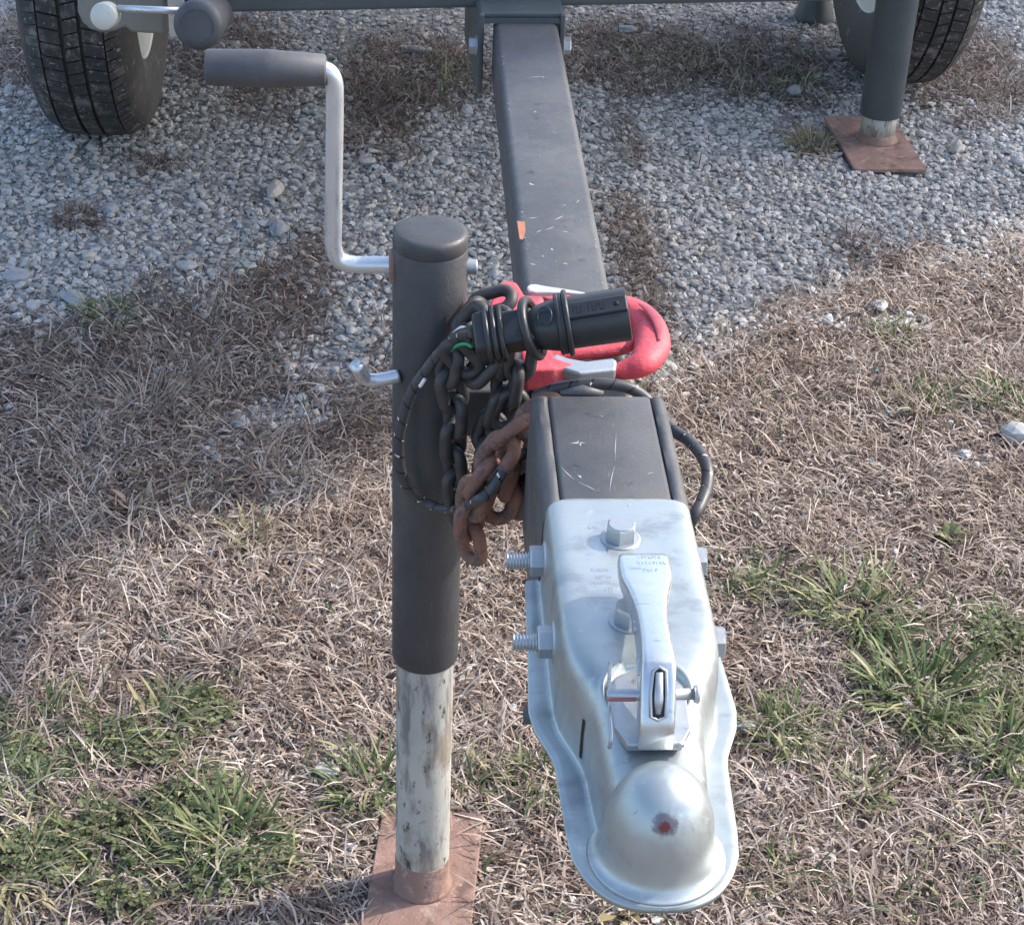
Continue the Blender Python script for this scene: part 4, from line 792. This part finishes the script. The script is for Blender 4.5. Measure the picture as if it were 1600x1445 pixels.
for P, big, ph in [([(0.0562, 1.26, 0.6756), (0.0469, 1.268, 0.6569), (0.0373, 1.268, 0.6349), (0.0386, 1.268, 0.6162), (0.0431, 1.268, 0.5925), (0.0416, 1.268, 0.5622), (0.0443, 1.268, 0.5313), (0.0481, 1.268, 0.4996), (0.0506, 1.268, 0.4835)], False, 0.0), ([(0.047, 1.262, 0.6431), (0.0588, 1.262, 0.6316), (0.0681, 1.262, 0.6433), (0.0705, 1.262, 0.6633)], False, 0.6), ([(0.0783, 1.262, 0.6691), (0.0801, 1.262, 0.6434), (0.0819, 1.262, 0.6201), (0.0766, 1.262, 0.5964), (0.0701, 1.262, 0.5723), (0.0666, 1.262, 0.5508), (0.0651, 1.262, 0.5291)], False, 0.3), ([(0.0917, 1.255, 0.6475), (0.0895, 1.255, 0.6243), (0.0871, 1.255, 0.6067), (0.0786, 1.255, 0.5888)], False, 0.9), ([(0.0539, 1.29, 0.662), (0.0642, 1.3, 0.6693), (0.0792, 1.3, 0.6741), (0.0871, 1.3, 0.6684)], False, 0.5), ([(0.107, 1.21, 0.6226), (0.0955, 1.21, 0.6144), (0.0849, 1.21, 0.6074), (0.0754, 1.205, 0.5918), (0.065, 1.205, 0.574), (0.0577, 1.21, 0.5526), (0.0544, 1.215, 0.5297), (0.0556, 1.22, 0.5044), (0.0575, 1.22, 0.4898)], True, 0.2), ([(0.0904, 1.235, 0.5744), (0.0861, 1.235, 0.5501), (0.0788, 1.235, 0.5222)], True, 1.0), ([(0.1037, 1.25, 0.5434), (0.0996, 1.25, 0.5152), (0.097, 1.25, 0.4994)], False, 0.2)]:
    chain(ch, P, LR if big else LK, .0245 if big else .0238, ph, 'rusty_link' if big else 'link')
def tap(name, P, rad, m, parent, seg=18, n=8, flat=1.0, up=(0, 0, 1)):
    D = smoothpath(P, n); rr_ = np.interp(np.linspace(0, len(P) - 1, len(D)), range(len(P)), rad)
    V, F, _ = tube(D, rr_, seg, flat=flat, up=up); return build(name, V, F, m, parent)
hk_ = tap('hook', [(0.1196, 1.3811, 0.624), (0.1476, 1.3922, 0.622), (0.1748, 1.3905, 0.622), (0.1957, 1.3806, 0.622), (0.2057, 1.3527, 0.622), (0.2048, 1.3202, 0.622), (0.1947, 1.2948, 0.622), (0.1815, 1.2902, 0.618), (0.1686, 1.2894, 0.616)], [0.011, 0.0105, 0.0115, 0.013, 0.0145, 0.015, 0.0125, 0.0095, 0.0055], K['red'], ch, 24, 10, .82)
tap('hook_throat', [(0.1162, 1.3191, 0.614), (0.1377, 1.3258, 0.614), (0.1591, 1.3294, 0.614), (0.1807, 1.3333, 0.615), (0.1977, 1.3441, 0.617)], [0.008, 0.01, 0.0105, 0.0095, 0.007], K['red'], ch, 20, 8, .7)
tap('hook_groove', [(0.1979, 1.3693, 0.636), (0.2041, 1.3585, 0.637), (0.2088, 1.343, 0.637), (0.2106, 1.3252, 0.636), (0.2084, 1.3095, 0.634)], [.0012, .0042, .0050, .0042, .0012], K['redd'], ch, 14, 8, .35)  # raised strip in darker red, painted as the shade of a recess
def slab(name, pts, z0, z1, m, b=.002):
    V, F = prism(pts, z0, z1); return bevel(build(name, V, F, m, ch, False), b, 3, 20)
slab('clevis', [(0.0706, 1.349), (0.0748, 1.3736), (0.08, 1.3966), (0.089, 1.4038), (0.0975, 1.3993), (0.1028, 1.3764), (0.1189, 1.3745), (0.1154, 1.352), (0.0905, 1.3428)], .612, .640, K['red'], .004); slab('clevis', [(0.0952, 1.3031), (0.106, 1.3116), (0.1186, 1.3118), (0.1234, 1.2911), (0.1392, 1.2811), (0.1212, 1.2727), (0.0976, 1.2704)], .608, .628, K['red'], .003)
for p in [(0.1018, 1.271, 0.6285), (0.1043, 1.2883, 0.6285), (0.0858, 1.3757, 0.6405)]:
    V, F = lathe(p, (0, -.35, 1), [(0, .0038), (.0006, .0036)], 16); build('rivet_hole', V, F, K['dark'], ch)
slab('latch', [(0.1046, 1.3862), (0.107, 1.3909), (0.112, 1.3921), (0.1204, 1.3888), (0.1353, 1.3845), (0.1531, 1.378), (0.1534, 1.3745), (0.1348, 1.3776), (0.1186, 1.3773), (0.1111, 1.3771), (0.1064, 1.3793)], .6385, .6415, K['alu'], .001); slab('latch', [(0.1203, 1.2947), (0.1238, 1.2999), (0.1336, 1.2928), (0.1472, 1.2879), (0.1699, 1.2934), (0.1726, 1.2893), (0.1702, 1.2749), (0.1405, 1.2685), (0.1244, 1.2783)], .6165, .627, K['zincdull'], .0022); slab('latch_foot', [(0.1175, 1.2959), (0.1213, 1.298), (0.1345, 1.2941), (0.1361, 1.2879), (0.1336, 1.2818), (0.1203, 1.2837)], .604, .612, K['zincdull'], .002)

# ------------------------------------------------------------------ trailer plug and its sleeved cable
pg = thing('trailer_plug', (0.11, 1.26, 0.62), 'black trailer wiring plug with loomed cable, resting on the red hook beside the jack', 'plug')
def cable_mat():
    m = bpy.data.materials.new('spiral_cable_sleeve'); m.use_nodes = True; nt = m.node_tree; b = nt.nodes['Principled BSDF']
    uv = nt.nodes.new('ShaderNodeUVMap').outputs[0]; sp = nt.nodes.new('ShaderNodeSeparateXYZ'); nt.links.new(uv, sp.inputs[0])
    def M_(op, a, b_=None):
        k = nt.nodes.new('ShaderNodeMath'); k.operation = op
        for i, v in enumerate((a, b_)):
            if v is None: continue
            if isinstance(v, (int, float)): k.inputs[i].default_value = v
            else: nt.links.new(v, k.inputs[i])
        return k.outputs[0]
    t = M_('ADD', M_('MULTIPLY', sp.outputs[0], 62.0), sp.outputs[1]); fr = M_('FRACT', t)
    gap = M_('LESS_THAN', fr, .10)
    nz = thr(nt, noise(nt, nt.nodes.new('ShaderNodeTexCoord').outputs['Object'], 160, 2), .56, .60)
    c = mix(nt, M_('MULTIPLY', gap, 1.0), (.048, .050, .055), (.006, .006, .007)); c = mix(nt, M_('MULTIPLY', gap, nz), c, (.75, .77, .74))
    nt.links.new(c, b.inputs['Base Color']); b.inputs['Roughness'].default_value = .45
    bp = nt.nodes.new('ShaderNodeBump'); bp.inputs['Strength'].default_value = 1; bp.inputs['Distance'].default_value = .0012; bp.invert = True
    nt.links.new(gap, bp.inputs['Height']); nt.links.new(bp.outputs[0], b.inputs['Normal']); return m
K['cable'] = cable_mat()
for P in [[(0.0553, 1.235, 0.681), (0.0461, 1.25, 0.6715), (0.035, 1.27, 0.6499), (0.0189, 1.278, 0.622), (0.0063, 1.28, 0.597), (-0.0018, 1.28, 0.5605), (-0.0006, 1.28, 0.5263), (0.0095, 1.28, 0.5029), (0.0256, 1.278, 0.4927), (0.0437, 1.26, 0.5012), (0.0572, 1.195, 0.5531), (0.0681, 1.19, 0.5661), (0.0804, 1.2, 0.5821), (0.0928, 1.225, 0.5766), (0.1079, 1.24, 0.5743)], [(0.1022, 1.225, 0.6295), (0.1149, 1.222, 0.6389), (0.1334, 1.222, 0.643), (0.1555, 1.222, 0.6443), (0.1756, 1.222, 0.6405), (0.191, 1.22, 0.6297), (0.207, 1.2, 0.6178), (0.2182, 1.18, 0.6189), (0.2257, 1.15, 0.6199), (0.225, 1.13, 0.6144), (0.2183, 1.11, 0.6108), (0.2115, 1.1, 0.6047), (0.2083, 1.11, 0.5852)]]:
    V, F, UV = tube(smoothpath(P, 10), .0047, 14); build('cable', V, F, K['cable'], pg, uv=UV)
for P, k in [([(0.0538, 1.24, 0.6659), (0.0491, 1.245, 0.6658), (0.0426, 1.255, 0.6585), (0.0379, 1.262, 0.6499)], 'green'), ([(0.0521, 1.24, 0.6782), (0.046, 1.25, 0.6771), (0.0386, 1.262, 0.6636)], 'white'), ([(0.0184, 1.272, 0.6184), (0.0144, 1.273, 0.6107)], 'white'), ([(0.0368, 1.262, 0.6556), (0.031, 1.264, 0.6464)], 'white'), ([(0.0522, 1.24, 0.6715), (0.0452, 1.25, 0.6669), (0.0383, 1.26, 0.6556)], 'plastic')]:
    V, F, _ = tube(smoothpath(P, 5), .0016, 8); build('wire', V, F, K[k], pg)
pA, pB = Vector((0.0533, 1.232, 0.6782)), Vector((0.1709, 1.232, 0.7003)); ax = (pB - pA).normalized(); upn = Vector((.0, -.62, .78)); upn = (upn - upn.dot(ax) * ax).normalized(); sd_ = ax.cross(upn)
def pp(t, u, w): return tuple(pA + (pB - pA) * t + sd_ * u + upn * w)
LL = (pB - pA).length
def pbox(t0, t1, u0, u1, w0, w1): return [pp(t, u, w) for w in (w0, w1) for u in (u0, u1) for t in (t0, t1)], box(0, 1, 0, 1, 0, 1)[1]
V, F = lathe(pp(.60, 0, 0), ax, [(0, .0185), (LL * .01, .0200), (LL * .38, .0207), (LL * .395, .0204), (LL * .40, .0190), (LL * .385, .0175), (LL * .10, .0170)], 44); build('plug_socket', V, F, K['plastic'], pg, True, sharp=45)
V, F = pbox(.61, .995, -.0062, .0062, .0165, .0240); k1 = bevel(build('plug_key', V, F, K['plastic'], pg, False), .0012)
V, F = lathe(pp(.93, 0, .0238), upn, [(0, .0021), (.0004, .0021)], 16); build('key_hole', V, F, K['dark'], pg)
V = [pp(.62, -.0165, -.008), pp(.62, -.0150, -.014), pp(.86, -.0165, -.0085), pp(.62, -.0195, -.0115)]; build('plug_fin', V, [(0, 1, 2), (0, 2, 3), (1, 3, 2), (0, 3, 1)], K['plastic'], pg, False)
V = [pp(.62, .0165, -.004), pp(.62, .0140, .001), pp(.84, .0168, -.003), pp(.62, .0200, -.001)]; build('plug_fin', V, [(0, 1, 2), (0, 2, 3), (1, 3, 2), (0, 3, 1)], K['plastic'], pg, False)
for t_, r_ in ((.560, .0215), (.583, .0212), (.612, .0235)):
    V, F, _ = tube([pp(t_, r_ * math.cos(a_), r_ * math.sin(a_)) for a_ in np.linspace(0, 2 * math.pi, 37)[:-1]], .0022, 10, closed=True, up=ax); build('collar_ring', V, F, K['plastic'], pg)
V, F = lathe(pp(.36, 0, 0), ax, [(0, .0140), (LL * .05, .0165), (LL * .17, .0200), (LL * .24, .0212), (LL * .26, .0180)], 36); build('plug_body', V, F, K['plastic'], pg, True, sharp=45)
V, F, _ = tube([pp(.475 + .045 * math.cos(a_), .0075 * math.sin(a_), .0205 + .003 * math.cos(a_)) for a_ in np.linspace(0, 6.283, 25)[:-1]], .0007, 8, closed=True, up=upn); build('dish_ring', V, F, K['plastic'], pg)
V, F, _ = tube([pp(.385 + .055 * -math.sin(a_) * .9, .0215 * math.cos(a_ + .0), .0215 * math.sin(a_)) for a_ in np.linspace(0, 6.283, 33)[:-1]], .0036, 12, closed=True, up=ax); build('lid_rim', V, F, K['plastic'], pg)
V, F = pbox(.16, .40, -.0135, .0135, -.012, .0120); bevel(build('plug_neck', V, F, K['plastic'], pg, False), .003)
V, F = pbox(.015, .19, -.0158, .0158, -.0135, .0135); bevel(build('cable_clamp', V, F, K['plastic'], pg, False), .0035)
for t_ in (.10, .145, .19):
    o_ = [pp(t_, a_, b_) for a_, b_ in ((-.0165, -.0140), (-.0172, 0), (-.0165, .0138), (0, .0146), (.0165, .0138), (.0172, 0), (.0165, -.0140), (0, -.0145))]
    V, F, _ = tube(o_, .0022, 8, closed=True, up=ax); build('clamp_rib', V, F, K['plastic'], pg)
relief2 = MB()
for k in range(9):
    t_ = .66 + k * .024
    if k in (3, ): continue
    V, F = pbox(t_, t_ + .006, -.0028, .0028, .0238, .0243); relief2.add(V, F)
    if k % 2: V, F = pbox(t_, t_ + .017, .002, .0028, .0238, .0243); relief2.add(V, F)
    if k % 3 == 0: V, F = pbox(t_, t_ + .017, -.0028, -.002, .0238, .0243); relief2.add(V, F)
props(relief2.build('embossed_lettering', K['plastic'], pg, False), kind='stuff')
